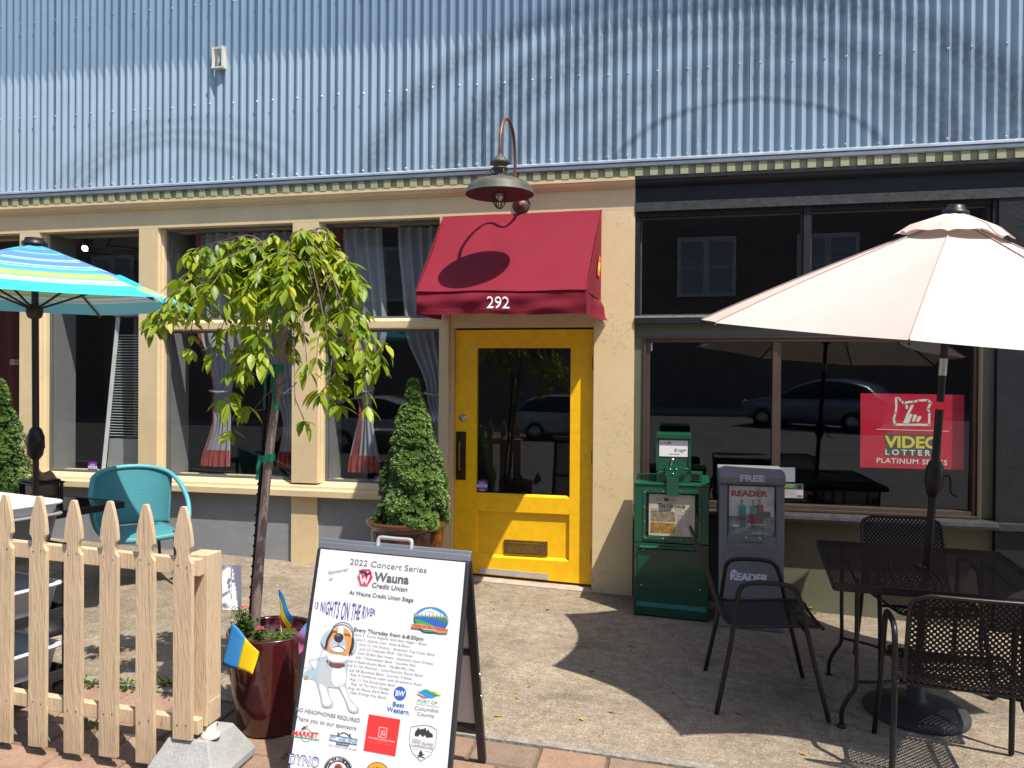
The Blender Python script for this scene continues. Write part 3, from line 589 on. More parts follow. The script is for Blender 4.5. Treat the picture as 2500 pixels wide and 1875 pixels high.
for k in range(8):
    b = MB(); b.tube([ribf(k, t/8)-NR*.014 for t in range(0, 9)], .007, 6); rb = b.build('rib', BLK, UM)
    b = MB(); b.tube([hub, ribf(k, .5)-NR*.016], .006, 6); b.build('strut', BLK, rb)
b = MB(); b.lathe(hub, [(.024, -.03), (.04, -.02), (.04, .02), (.024, .03)], 14, 0, Mx); b.build('hub', BLK, UM)

def stripes():
    m = mat('striped_blue_canvas', (.1, .5, .6), .8, var=.04, spec=.2, trans=.16); N, L = nodes(m)
    uv = N.new('ShaderNodeUVMap'); sp_ = N.new('ShaderNodeSeparateXYZ'); L.new(uv.outputs[0], sp_.inputs[0])
    r = N.new('ShaderNodeValToRGB'); r.color_ramp.interpolation = 'CONSTANT'; L.new(sp_.outputs[1], r.inputs[0])
    cy, bl, wh, li, aq, pu, tq = (.04, .42, .56), (.09, .22, .46), (.52, .62, .62), (.33, .50, .14), (.08, .36, .44), (.28, .33, .48), (.06, .33, .44)
    st = [(0, bl), (.10, cy), (.15, bl), (.24, wh), (.25, tq), (.28, bl), (.37, wh), (.38, aq), (.40, wh), (.41, bl), (.50, wh), (.512, tq), (.545, wh), (.555, tq), (.60, aq), (.635, li), (.72, aq), (.735, li), (.755, wh), (.785, aq), (.795, wh), (.806, pu), (.815, wh), (.825, cy)]
    e = r.color_ramp.elements; e[0].position = 0; e[0].color = (*bl, 1); e[1].position = .10; e[1].color = (*cy, 1)
    for p, c in st[2:]: q = e.new(p); q.color = (*c, 1)
    for n_ in N:
        if n_.type == 'BSDF_PRINCIPLED': L.new(r.outputs[0], n_.inputs['Base Color'])
        if n_.type == 'BSDF_TRANSLUCENT':
            hs = N.new('ShaderNodeHueSaturation'); hs.inputs['Saturation'].default_value = .55; hs.inputs['Value'].default_value = .8; L.new(r.outputs[0], hs.inputs['Color']); L.new(hs.outputs[0], n_.inputs[0])
    return m
BRN = mat('dark_brown_metal', (.035, .024, .02), .45, .3, var=.2)
ux, uy_ = -4.05, -1.99
U2 = thing('patio_umbrella', 'turquoise umbrella with blue and lime stripes beside the cream windows', 'umbrella', (ux, uy_, G(ux, uy_)))
b = MB(); rib2 = canopy(b, (ux, uy_, 2.475), (ux, uy_, 2.095), (0, 0, 1), 1.03, 6, -11, .07, .025, nv=20, t0=.05); b.build('canopy', stripes(), U2)
b = MB(); b.lathe((ux, uy_, 2.472), [(.075, -.012), (.075, .008), (.06, .014), (.055, .034), (0, .036)], 20); b.build('finial', BLK, U2)
b = MB(); b.tube([(ux+.02, uy_, G(ux, uy_)), (ux+.012, uy_, 1.26)], .019, 12); b.tube([(ux+.012, uy_, 1.3), (ux, uy_, 2.47)], .021, 12); b.build('pole', BRN, U2)
b = MB(); b.lathe((ux+.012, uy_, 1.2), [(.02, -.11), (.042, -.08), (.052, -.02), (.05, .04), (.034, .085), (.02, .1)], 16); b.build('crank_housing', BLK, U2)
b = MB(); b.tube([(ux+.03, uy_-.03, 1.2), (ux+.10, uy_-.03, 1.2), (ux+.10, uy_-.03, 1.17)], .01, 6); b.build('crank_handle', BLK, U2)
b = MB(); b.tube([(ux+.012, uy_, 1.262), (ux+.012, uy_, 1.298)], .0195, 12); b.build('collar', STEEL, U2)
b = MB(); b.lathe((ux, uy_, 2.04), [(.022, -.05), (.04, -.04), (.05, -.005), (.045, .03), (.022, .045)], 16); b.build('hub', BRN, U2)
for k in range(6):
    b = MB(); b.tube([rib2(k, t/8)-Vector((0, 0, .013)) for t in range(0, 9)], .008, 6); rb = b.build('rib', BRN, U2)
    b = MB(); b.tube([(ux, uy_, 2.045), rib2(k, .52)-Vector((0, 0, .016))], .0075, 6); b.build('strut', BRN, rb)
b = MB(); b.lathe((ux+.02, uy_, G(ux, uy_)), [(.25, 0), (.25, .04), (.05, .08), (.03, .2), (.02, .2)], 28); b.build('base', BLK, U2)
# folded tie strap on the canopy edge
b = MB(); p = rib2(0, .80); b.grid(lambda u, v: rib2(0, .70+.18*v)+Vector((-.01+.05*u, .02*u, .012+.012*math.sin(u*3))), 3, 8); b.build('strap', mat('turquoise_canvas', (.02, .45, .60), .8, trans=.2), U2)
# ------------------------------------------------------------------ black mesh furniture
def perf(name, period, thr, col=(.009, .009, .010)):
    m = mat(name, col, .6, .0, var=.15, spec=.15); N, L = nodes(m); b = N['Principled BSDF']
    uv = N.new('ShaderNodeUVMap'); sp_ = N.new('ShaderNodeSeparateXYZ'); L.new(uv.outputs[0], sp_.inputs[0]); cs = []
    for i, k in ((0, math.pi/period), (1, math.pi/(period*.577)*.5*1.0)):
        a = N.new('ShaderNodeMath'); a.operation = 'MULTIPLY'; a.inputs[1].default_value = k*1.0; L.new(sp_.outputs[i], a.inputs[0])
        c = N.new('ShaderNodeMath'); c.operation = 'COSINE'; L.new(a.outputs[0], c.inputs[0]); cs.append(c)
    mu = N.new('ShaderNodeMath'); mu.operation = 'MULTIPLY'; L.new(cs[0].outputs[0], mu.inputs[0]); L.new(cs[1].outputs[0], mu.inputs[1])
    gt = N.new('ShaderNodeMath'); gt.operation = 'GREATER_THAN'; gt.inputs[1].default_value = thr; L.new(mu.outputs[0], gt.inputs[0])
    t = N.new('ShaderNodeBsdfTransparent'); mx = N.new('ShaderNodeMixShader'); L.new(gt.outputs[0], mx.inputs[0]); L.new(b.outputs[0], mx.inputs[1]); L.new(t.outputs[0], mx.inputs[2])
    L.new(mx.outputs[0], N['Material Output'].inputs[0]); return m
MESH = perf('perforated_black_steel', .0115, .42)
MESHT = perf('perforated_table_steel', .0125, .68)
def make_chair(label):
    t = thing('mesh_armchair', label, 'chair', group='black mesh armchairs around the right table')
    prof = smoothpts([(.275, .425), (.25, .447), (.10, .447), (-.08, .437), (-.17, .445), (-.225, .49), (-.262, .60), (-.305, .74), (-.345, .86)], 5)
    prof = [(Vector((0, p[0], p[1])) if False else p) for p in prof]
    L_ = [0]
    for a, c in zip(prof[:-1], prof[1:]): L_.append(L_[-1]+(Vector((c[0], c[1]))-Vector((a[0], a[1]))).length)
    n = len(prof)-1; hw = .235
    def half(s):   # rounded ends
        r = .07; d = min(s, L_[-1]-s); return hw-(r-math.sqrt(max(0, r*r-(r-d)**2)) if d < r else 0)
    vs = []; uv = []; nu = 10
    for j, p in enumerate(prof):
        w = half(L_[j]+.0001)
        for i in range(nu+1):
            x = -w+2*w*i/nu; dish = .012*(1-(x/hw)**2)
            back = p[1] > .5
            vs.append((x, p[0]-(dish if back else 0), p[1]-(0 if back else dish*.8))); uv.append((x, L_[j]))
    b = MB(); sj = next(j for j, p in enumerate(prof) if p[1] > .5)
    fs = lambda j1: [(j*(nu+1)+i, j*(nu+1)+i+1, (j+1)*(nu+1)+i+1, (j+1)*(nu+1)+i) for j in range(j1) for i in range(nu)]; W1 = nu+1
    b.add(vs[:(sj+1)*W1], fs(sj), 0, True, uv[:(sj+1)*W1]); b.build('seat', MESH, t, local=True)
    b = MB(); b.add(vs[sj*W1:], fs(n-sj), 0, True, uv[sj*W1:]); b.build('backrest', MESH, t, local=True)
    b = MB(); w = nu+1
    loop = [vs[j*w] for j in range(n+1)]+[vs[n*w+i] for i in range(1, nu+1)]+[vs[j*w+nu] for j in range(n-1, -1, -1)]+[vs[i] for i in range(nu-1, -1, -1)]
    b.tube(loop, .0085, 8); b.build('rim', BLK, t, local=True)
    for s in (-1, 1):
        b = MB(); pts = [(s*.285, -.265, 0), (s*.268, -.195, .33), (s*.262, -.158, .55)]
        arm = smoothpts([(s*.262, -.158, .55), (s*.262, -.14, .635), (s*.262, -.085, .665), (s*.262, .06, .662), (s*.262, .125, .635), (s*.264, .155, .56)], 6)
        b.tube([Vector(p) for p in pts[:-1]]+arm+[Vector((s*.27, .20, .33)), Vector((s*.288, .275, 0))], .0125, 10)
        b.build('leg_frame', BLK, t, local=True)
    for y_ in (-.175, .17): b = MB(); b.tube([(-.262, y_, .434), (.262, y_, .434)], .009, 8); b.build('stretcher', BLK, t, local=True)
    return t
def place(o, x, y, rz): o.scale = (1.05,)*3; o.location = (x, y, G(x, y)); o.rotation_euler = (.015, .033*0, rz)
ch = make_chair('black mesh armchair standing apart, seen from its side in front of the newspaper boxes')
ca = ch; place(ca, .445, -1.66, rad(-90+4))
cb = copy_tree(ch); place(cb, 1.42, -1.06, rad(180+3)); cb['label'] = 'black mesh armchair tucked behind the table against the olive wall'
cc = copy_tree(ch); place(cc, 1.235, -2.28, rad(-6)); cc['label'] = 'nearest black mesh armchair, its perforated back turned to the street'
TB = thing('mesh_table', 'black perforated steel table under the beige umbrella', 'table', (1.281, -1.62, G(1.281, -1.62)), rad(-5))
tz = .79; hx, hy = .49, .54
b = MB(); b.grid(lambda u, v: (-hx+2*hx*u, -hy+2*hy*v, tz), 8, 8, 0, False, lambda u, v: (-hx+2*hx*u, -hy+2*hy*v)); b.build('tabletop', MESHT, TB, local=True)
b = MB(); q = .004
for xa, xb, ya, yb in ((-hx-q, hx+q, -hy-.012, -hy), (-hx-q, hx+q, hy, hy+.012), (-hx-.012, -hx, -hy, hy), (hx, hx+.012, -hy, hy)): b.box(xa, xb, ya, yb, tz-.035, tz+.003)
b.build('rim', BLK, TB, local=True, bevel=.003)
for sx in (-1, 1):
    for sy in (-1, 1):
        b = MB(); X, Y = sx*.37, sy*.36
        b.tube(smoothpts([(X, Y, tz-.01), (X, Y, .45), (X, Y, .24), (X+sx*.035, Y, .17), (X+sx*.065, Y, .10), (X+sx*.068, Y, .02)], 5), .011, 8)
        b.lathe((X+sx*.068, Y, 0), [(.02, 0), (.024, .006), (.024, .022), (.014, .028)], 12); b.build('leg', BLK, TB, local=True)
b = MB()
for sy in (-1, 1): b = MB(); b.tube(smoothpts([(-.37, sy*.36, .25), (-.2, sy*.28, .245), (0, sy*.10, .24), (.2, sy*.28, .245), (.37, sy*.36, .25)], 5), .008, 6); b.build('stretcher', BLK, TB, local=True)
for sx in (-1, 1): b = MB(); b.tube([(sx*.37, -.36, tz-.03), (sx*.37, .36, tz-.03)], .009, 6); b.build('brace', BLK, TB, local=True)
b = MB(); b.lathe((1.266, -1.648, tz+G(1.24, -1.64)), [(.034, 0), (.034, .008), (.026, .012), (.024, .012)], 16); b.build('umbrella_ring', BLK, UM)

# ------------------------------------------------------------------ newspaper boxes
GRN = mat('green_enamel', (.004, .068, .033), .32, var=.10, vs=4, bump=.03, bs=20, coat=.2)
GRND = mat('dark_green_enamel', (.004, .075, .034), .35, var=.1)
ACR = glassmat('acrylic_window', 1.45, (.92, .92, .9), .02)
NB = thing('newspaper_box', 'green coin operated newspaper box with a Chronicle in its window', 'newspaper box', (-.07, -.3, G(-.07, -.3)), 0)
yf = -.48; xl, xr = -.335, .195; zb = G(-.07, -.45); yb_ = -.075
gz = lambda x, y: G(x, y)+.004
b = MB()
b.box(xl, xr, yf+.018, yb_, lambda x, y: G(x, y)+.012, .30)
def front(name, za, zb2, wins, parent=NB, m=GRN, y0=yf, th=.016):   # panel with a window hole
    b = MB(); wx0, wx1, wz0, wz1 = wins
    b.box(xl+.004, wx0, y0, y0+th, za, zb2); b.box(wx1, xr-.004, y0, y0+th, za, zb2); b.box(wx0, wx1, y0, y0+th, za, wz0); b.box(wx0, wx1, y0, y0+th, wz1, zb2)
    return b.build(name, m, parent, bevel=.002)
b = MB()
b.box(xl, xl+.012, yf+.018, yb_, gz, lambda x, y: .868+(y-yf)*.06); b.box(xr-.012, xr, yf+.018, yb_, gz, lambda x, y: .868+(y-yf)*.06)
b.box(xl+.012, xr-.012, yb_-.012, yb_, gz, .89); b.box(xl+.012, xr-.012, yf+.02, yb_-.012, gz, .02); b.box(xl+.012, xr-.012, yf+.02, yb_-.012, .425, .44)
b.box(xl-.006, xr+.006, yf-.006, yb_+.004, lambda x, y: .868+(y-yf)*.06, lambda x, y: .882+(y-yf)*.06)
nbb = b.build('body', GRN, NB, bevel=.004)
dw = (xl+.085, xr-.075, .495, .815)
dr = front('door', .455, .866, dw)
b = MB(); b.box(dw[0]-.022, dw[1]+.022, yf-.006, yf-.0005, dw[2]-.022, dw[2]); b.box(dw[0]-.022, dw[1]+.022, yf-.006, yf-.0005, dw[3], dw[3]+.022); b.box(dw[0]-.022, dw[0], yf-.006, yf-.0005, dw[2], dw[3]); b.box(dw[1], dw[1]+.022, yf-.006, yf-.0005, dw[2], dw[3]); b.build('window_trim', GRN, dr, bevel=.0015)
b = MB(); b.add([(dw[0], yf+.003, dw[2]), (dw[1], yf+.003, dw[2]), (dw[1], yf+.003, dw[3]), (dw[0], yf+.003, dw[3])], [(0, 1, 2, 3)]); b.build('window', ACR, dr)
b = MB()
for i in range(4):
    for p in ((dw[0]-.011, dw[2]+(dw[3]-dw[2])*i/3), (dw[1]+.011, dw[2]+(dw[3]-dw[2])*i/3), (dw[0]+(dw[1]-dw[0])*i/3, dw[2]-.011), (dw[0]+(dw[1]-dw[0])*i/3, dw[3]+.011)): b.lathe((p[0], yf-.006, p[1]), [(.0035, 0), (.003, .002), (0, .0025)], 8, 0, Mw)
b.build('screws', STEEL, dr)
b = MB(); b.box(xl+.004, xr-.004, yf+.002, yf+.017, lambda x, y: G(x, y)+.014, .448)
b.box(xl+.03, xr-.03, yf-.004, yf+.0015, .115, .43); b.prism([(.0, .432), (-.02, .418), (-.004, .404), (0, .404)], lambda u, v, w: (w, yf-.004+u, v), xl+.04, xr-.04)
lp = b.build('lower_panel', mat('green_enamel_lower', (.003, .055, .028), .32, var=.1, coat=.2), NB, bevel=.002)
b = MB()
for p in ((xl+.07, .40), (xr-.06, .405), (xl+.055, .14), (xr-.06, .13)): b.lathe((p[0], yf-.0045, p[1]), [(.006, 0), (.005, .003), (0, .004)], 10, 0, Mw)
b.build('bolts', STEEL, lp)
b = MB(); b.box(xl+.02, xr-.012, yf-.001, yf+.0015, lambda x, y: G(x, y)+.075, lambda x, y: G(x, y)+.108); b.build('stripe', mat('teal_tape', (.03, .16, .14), .6, var=.2), lp)
hx0, hx1, hy0, hy1 = -.178, .062, -.43, -.22
b = MB(); b.box(hx0, hx1, hy0, hy1, lambda x, y: .876+(y-yf)*.06, 1.232); b.box(hx0-.004, hx1+.004, hy0-.022, hy1+.004, 1.205, 1.24); b.box(hx0-.003, hx0+.012, hy0-.012, hy0, .97, 1.204); b.box(hx1-.012, hx1+.003, hy0-.012, hy0, .97, 1.204)
hd = b.build('coin_head', GRN, NB, bevel=.004)
b = MB(); b.box(hx0+.018, hx1-.018, hy0-.004, hy0-.0005, 1.075, 1.192); b.build('price_card', mat('white_card', (.72, .72, .74), .5, var=.03), hd)
PL = Plane((0, hy0-.0045, 0), (0, -1, 0)); b = MB(); I0, I1, I2, I3 = flat((.03, .03, .035)), flat((.55, .02, .03)), flat((.02, .05, .3)), flat((.5, .36, .12))
cxy = lambda x, y: (1500+x/3.016, 1000+y/3.016)
ptext(b, PL, '$1.00', cxy(342, 250), cxy(381, 250), 3.5, 1, 1, bold=.01); ptext(b, PL, 'PER', cxy(390, 245), cxy(418, 245), 3, 0, 1, bold=.02); ptext(b, PL, 'COPY', cxy(385, 256), cxy(424, 256), 3, 0, 1, bold=.02)
ptext(b, PL, 'QUARTERS', cxy(465, 303), cxy(530, 303), 3.2, 0, 1, bold=.02); ptext(b, PL, 'ONLY', cxy(482, 315), cxy(515, 315), 3.2, 0, 1, bold=.02); ptext(b, PL, 'COIN RETURN', cxy(400, 330), cxy(480, 333), 2.4, 2, 1, bold=.02)
ppoly(b, PL, [cxy(452, 283), cxy(457, 283), cxy(457, 312), cxy(452, 312)], 0); ppoly(b, PL, ell(*cxy(447, 297), 2.6, 3), 3)
b.build('lettering', [I0, I1, I2, I3], hd)
b = MB(); b.lathe(((hx0+hx1)/2-.005, hy0-.0005, 1.052), [(.014, 0), (.012, .012), (.009, .02), (0, .022)], 14, 0, Mw); b.tube([((hx0+hx1)/2-.005, hy0-.012, 1.05), ((hx0+hx1)/2-.018, hy0-.016, 1.01)], .007, 8); b.build('coin_knob', STEEL, hd)
b = MB(); xm = (hx0+hx1)/2-.002
b.box(xm-.055, xm+.055, hy0-.03, hy0-.001, .93, 1.005); b.box(xm-.045, xm+.04, -.5, hy0-.005, .80, .929)
b.tube(smoothpts([(xm-.055, hy0-.02, .995), (xm-.095, hy0-.02, .99), (xm-.1, hy0-.02, .975), (xm-.09, hy0-.02, .965), (xm-.055, hy0-.02, .965)], 4), .005, 6); b.tube(smoothpts([(xm+.055, hy0-.02, .995), (xm+.1, hy0-.02, .99), (xm+.105, hy0-.02, .975), (xm+.09, hy0-.02, .965), (xm+.055, hy0-.02, .965)], 4), .005, 6)
lt = b.build('latch_plate', GRN, NB, bevel=.003)
b = MB()
for p in ((-.02, .985), (.022, .985), (0, .953)): b.lathe((xm+p[0], hy0-.0305, p[1]), [(.006, 0), (.005, .004), (0, .005)], 10, 0, Mw)
b.build('bolts', STEEL, lt)
b = MB(); b.box(.065, .15, -.40, -.34, .905, .965); b.box(.075, .13, -.405, -.335, .92, .955, 1); b.build('side_lock', [GRN, BLK], NB, bevel=.004)
# the paper inside
PP = mat('newsprint', (.62, .565, .47), .8, var=.05); CH = thing('newspaper', 'folded Chronicle newspaper behind the green box window', 'newspaper', (-.07, yf+.02, .5))
b = MB(); b.box(xl+.105, xr-.10, yf+.022, yf+.03, .50, .80); b.build('front_page', PP, CH)
PL = Plane((0, yf+.0215, 0), (0, -1, 0)); b = MB(); NI = [flat((.05, .045, .04)), flat((.22, .20, .17)), mat('printed_landscape', (.30, .22, .16), .7, var=.8, vs=38), mat('printed_autumn_field', (.36, .19, .03), .7, var=.8, vs=34), flat((.30, .08, .06)), flat((.34, .32, .28))]
ptext(b, PL, 'The Chronicle', cxy(322, 720), cxy(522, 728), 11, 0, 1, bold=.02)
b_ = lambda *p: [cxy(*q) for q in p]
ppoly(b, PL, b_((270, 742), (447, 757), (447, 826), (268, 818)), 2); ppoly(b, PL, b_((268, 828), (447, 838), (446, 912), (264, 905)), 3)
ppoly(b, PL, b_((365, 648), (400, 650), (400, 677), (365, 675)), 0); ptext(b, PL, 'CO voters: ‘Yes’ wins', cxy(268, 738), cxy(575, 752), 4, 0, 1)
for k in range(13):
    for xa, xb in ((455, 510), (518, 575)):
        y = 770+k*12
        if k > 8 and xa > 500: continue
        ppoly(b, PL, b_((xa, y), (xb-random.uniform(0, 8), y+3), (xb-4, y+7), (xa, y+4)), 5, 1)
for k in range(4): ppoly(b, PL, b_((305, 648+k*7), (352, 650+k*7), (352, 652+k*7), (305, 650+k*7)), 1); ppoly(b, PL, b_((405, 655+k*5), (455, 657+k*5), (455, 659+k*5), (405, 657+k*5)), 1)
ppoly(b, PL, b_((268, 755-10), (578, 766-6), (578, 768-6), (268, 757-10)), 1); b.build('print', NI, CH)

GRB = mat('grey_speckled_plastic', (.165, .168, .19), .65, var=.10, vs=5, grain=(170, .3), bump=.12, bs=120)
FB = thing('newspaper_box', 'grey plastic box marked FREE with a Reader magazine in its window', 'newspaper box', (.475, -.33, G(.475, -.33)))
yf2 = -.535; xa, xb = .262, .700; zt = .985
b = MB()
gz2 = lambda x, y: G(x, y)+.002
wx0, wx1, wz0, wz1 = xa+.055, xb-.055, .545, .905
b.box(xa, wx0, yf2, -.15, gz2, .90); b.box(wx1, xb, yf2, -.15, gz2, .90); b.box(wx0, wx1, yf2, -.15, gz2, wz0); b.box(wx0, wx1, -.25, -.15, wz0, .90)
b.prism([(yf2, .9005), (yf2-.028, .915), (yf2-.03, .955), (yf2-.015, .982), (yf2+.03, .992), (-.16, 1.0), (-.15, .99), (-.15, .9005)], lambda u, v, w: (w, u, v), xa-.003, xb+.003)
fbb = b.build('body', GRB, FB, bevel=.008)
b = MB(); pr = [(wx0-.015, .12), (wx1+.015, .12), (wx1+.015, .455), (wx1-.01, .49), (wx0+.01, .49), (wx0-.015, .455)]
b.prism(pr, lambda u, v, w: (u, w, v), yf2-.0005, yf2-.006); pr2 = [(wx0+.005, .14), (wx1-.005, .14), (wx1-.005, .45), (wx1-.018, .472), (wx0+.018, .472), (wx0+.005, .45)]
b.prism(pr2, lambda u, v, w: (u, w, v), yf2-.0065, yf2-.0075, 1); b.build('moulded_panel', [GRB, mat('grey_speckled_plastic_inset', (.14, .142, .162), .65, var=.1, grain=(170, .3))], fbb)
b = MB(); b.add([(wx0, yf2-.006, wz0-.015), (wx1, yf2-.006, wz0-.015), (wx1, yf2+.004, wz1), (wx0, yf2+.004, wz1)], [(0, 1, 2, 3)]); b.build('window', ACR, fbb)
b = MB(); b.box(xa+.17, xb-.15, yf2-.02, yf2-.007, wz0-.035, wz0-.005); b.build('pull', GRB, fbb, bevel=.004)
b = MB()
for x in (xa+.18, xb-.165): b.lathe((x, yf2-.0205, wz0-.012), [(.008, 0), (.006, .004), (0, .005)], 10, 0, Mw)
b.build('bolts', STEEL, fbb)
LET = flat((.50, .52, .60)); LET2 = flat((.62, .68, .78))
b = MB(); PL = Plane((0, yf2-.0312, 0), (0, -1, 0)); ptext(b, PL, 'FREE', cxy(926, 525), cxy(1106, 530), 15, 0, 1, bold=.05); b.build('lettering', LET, fbb)
b = MB(); PL = Plane((0, yf2-.008, 0), (0, -1, 0)); ptext(b, PL, 'READER', cxy(852, 1250), cxy(1135, 1272), 18, 0, 1, bold=.05); ppoly(b, PL, [cxy(858, 1203)]+[cxy(*p) for p in ell(880, 1203, 24, 26, 14, 180, 360)]+[cxy(904, 1203)], 0, 1); ptext(b, PL, 'COLUMBIA COUNTY', cxy(915, 1215), cxy(1130, 1224), 3.5, 0, 1); b.build('lettering', LET2, fbb)
MG = thing('magazine', 'Reader magazine showing people in teal shirts, behind the grey box window', 'magazine', (.475, yf2+.03, .55))
b = MB(); b.box(wx0+.012, wx1-.012, yf2+.022, yf2+.03, .555, .888); b.build('cover', mat('glossy_cover', (.58, .63, .65), .4, var=.3, vs=14), MG)
PL = Plane((0, yf2+.0215, 0), (0, -1, 0)); b = MB()
MI = [flat((.40, .05, .09)), flat((.03, .32, .34)), flat((.10, .12, .13)), flat((.50, .32, .25)), flat((.7, .7, .7)), mat('printed_foliage', (.20, .24, .24), .5, var=.7, vs=30), flat((.30, .10, .13)), flat((.15, .25, .35))]
ppoly(b, PL, b_((845, 780), (1180, 790), (1178, 930), (840, 920)), 5, 1)
ptext(b, PL, 'READER', cxy(862, 635), cxy(1130, 642), 14, 0, 2, bold=.05)
for cx, cy, sh in ((940, 735, 1), (1025, 735, 1), (1070, 730, 6)):
    ppoly(b, PL, b_((cx-28, cy-25), (cx-12, cy-33), (cx+12, cy-33), (cx+28, cy-25), (cx+30, cy+30), (cx-26, cy+32)), sh, 2); ppoly(b, PL, [cxy(*p) for p in ell(cx-3, cy-50, 12, 17, 14)], 3, 3)
    ppoly(b, PL, [cxy(*p) for p in ell(cx-3, cy-61, 13, 9, 10, 180, 360)], 2, 4); ppoly(b, PL, b_((cx-24, cy+32), (cx+28, cy+30), (cx+26, cy+130), (cx-16, cy+132)), 2, 2)
    ppoly(b, PL, b_((cx-28, cy-20), (cx-36, cy+40), (cx-28, cy+44), (cx-20, cy)), 3, 3)
ppoly(b, PL, b_((1095, 750), (1148, 755), (1148, 800), (1090, 795)), 2, 2)
ptext(b, PL, 'SAVING', cxy(960, 790), cxy(1070, 796), 7, 0, 5, bold=.03); ptext(b, PL, 'THE', cxy(985, 815), cxy(1045, 818), 7, 0, 5, bold=.03); ptext(b, PL, 'TREES', cxy(980, 838), cxy(1070, 842), 7, 0, 5, bold=.03)
ptext(b, PL, 'THE URBAN FOREST', cxy(975, 850), cxy(1118, 856), 4.5, 4, 5, bold=.02); ptext(b, PL, 'CENTENNIAL', cxy(1012, 912), cxy(1100, 916), 4, 4, 5, bold=.02); ppoly(b, PL, [cxy(*p) for p in ell(893, 853, 28, 9, 16)], 4, 4)
b.build('print', MI, MG)

# ------------------------------------------------------------------ window posters and stickers
LO = thing('window_poster', 'red video lottery poster inside the right window', 'poster', (1.68, .128, .99))
c4 = [at(2101, 960, .135), at(2354, 964, .135), at(2353, 1147, .135), at(2100, 1141, .135)]
b = MB(); b.add(c4+[p+Vector((0, .004, 0)) for p in c4], [(3, 2, 1, 0), (0, 1, 5, 4), (1, 2, 6, 5), (2, 3, 7, 6), (3, 0, 4, 7)]); b.build('sheet', mat('red_poster', (.52, .012, .04), .4, var=.04), LO)
PL = Plane((0, .1345, 0), (0, -1, 0)); b = MB(); lq = lambda x, y: (2050+x/5.53, 900+y/5.53)
LM = [flat((.72, .74, .66)), flat((.06, .08, .07)), flat((.72, .62, .05)), flat((.78, .42, .04)), flat((.8, .55, .52)), flat((.62, .02, .05))]
ore = [(760, 400), (800, 400), (830, 440), (870, 465), (930, 450), (1000, 448), (1060, 430), (1190, 425), (1230, 460), (1190, 545), (1210, 590), (1207, 760), (745, 755), (730, 680), (755, 600), (765, 500)]
pline(b, PL, [lq(*p) for p in ore], 5.5, 0, 1, closed=True)
for hand in ([(850, 750), (870, 700), (905, 610), (965, 490), (1000, 490), (985, 530), (925, 640), (950, 610), (985, 615), (960, 680), (935, 740), (1105, 740), (1105, 752)], [(890, 490), (915, 488), (925, 520), (905, 555), (892, 535)], [(1000, 620), (1035, 620), (1045, 640), (1010, 710), (985, 720), (975, 700)], [(1062, 640), (1095, 640), (1105, 660), (1070, 715), (1045, 722), (1032, 705)]): ppoly(b, PL, [lq(*p) for p in hand], 0, 1)
pline(b, PL, [lq(495, 818), lq(1468, 845)], 1.8, 4, 1)
ppoly(b, PL, [lq(*p) for p in ((580, 880), (760, 880), (1300, 890), (1375, 930), (1380, 1040), (1350, 1090), (1380, 1090), (1360, 1190), (600, 1170), (600, 1070), (635, 1060))], 1, 1)
ptext(b, PL, 'VIDEO', lq(605, 1058), lq(1352, 1075), 28, 2, 2, bold=.035); ptext(b, PL, 'LOTTERY', lq(615, 1160), lq(1340, 1180), 13.5, 0, 2, bold=.03, space=1.5); ptext(b, PL, 'PLATINUM SERIES', lq(497, 1268), lq(1452, 1305), 12.5, 0, 2, bold=.02, space=1.1)
b.build('print', LM, LO)
def notice(name, label, quad, Y, m, cat='notice'):
    p = [at(*q, Y) for q in quad]; b = MB(); b.add(p+[q+Vector((0, .002, 0)) for q in p], [(3, 2, 1, 0), (4, 5, 6, 7), (0, 1, 5, 4), (1, 2, 6, 5), (2, 3, 7, 6), (3, 0, 4, 7)]); t = thing(name, label, cat, p[3]); b.build('sheet', m, t); return t
nt = notice('paper_notice', 'blank pale blue paper taped in the dark window behind the FREE box', [cxy(1045, 422), cxy(1330, 427), cxy(1330, 533), cxy(1045, 528)], .125, mat('pale_paper', (.36, .44, .46), .6, var=.04))
nt = notice('no_smoking_notice', 'white no smoking notice with a green header in the dark window', [cxy(1210, 545), cxy(1392, 548), cxy(1390, 652), cxy(1210, 648)], .122, mat('white_paper', (.68, .66, .70), .6, var=.03))
PL = Plane((0, .1215, 0), (0, -1, 0)); b = MB(); NM = [flat((.02, .20, .20)), flat((.65, .62, .05)), flat((.7, .05, .08)), flat((.72, .70, .74)), flat((.3, .3, .33))]
ppoly(b, PL, b_((1210, 545), (1392, 548), (1391, 588), (1210, 585)), 0, 1); ptext(b, PL, 'NO SMOKING', cxy(1240, 560), cxy(1330, 562), 4, 1, 2, bold=.03); ptext(b, PL, 'OR VAPING', cxy(1246, 573), cxy(1318, 575), 4, 1, 2, bold=.03)
pline(b, PL, [cxy(*p) for p in ell(1366, 569, 15, 15)], 1.6, 2, 2, closed=True); ppoly(b, PL, [cxy(*p) for p in ell(1366, 569, 13, 13)], 3, 1); pline(b, PL, [cxy(1356, 559), cxy(1376, 579)], 1.4, 2, 3)
for k in range(4): ppoly(b, PL, b_((1222, 600+k*11), (1340, 602+k*11), (1340, 604+k*11), (1222, 602+k*11)), 4, 1)
ppoly(b, PL, b_((1345, 630), (1384, 631), (1384, 643), (1345, 642)), 2, 1); b.build('print', NM, nt)
PUR = [flat((.13, .02, .33), .4), flat((.55, .62, .72), .4), flat((.16, .16, .25), .4), flat((.6, .6, .7), .4)]
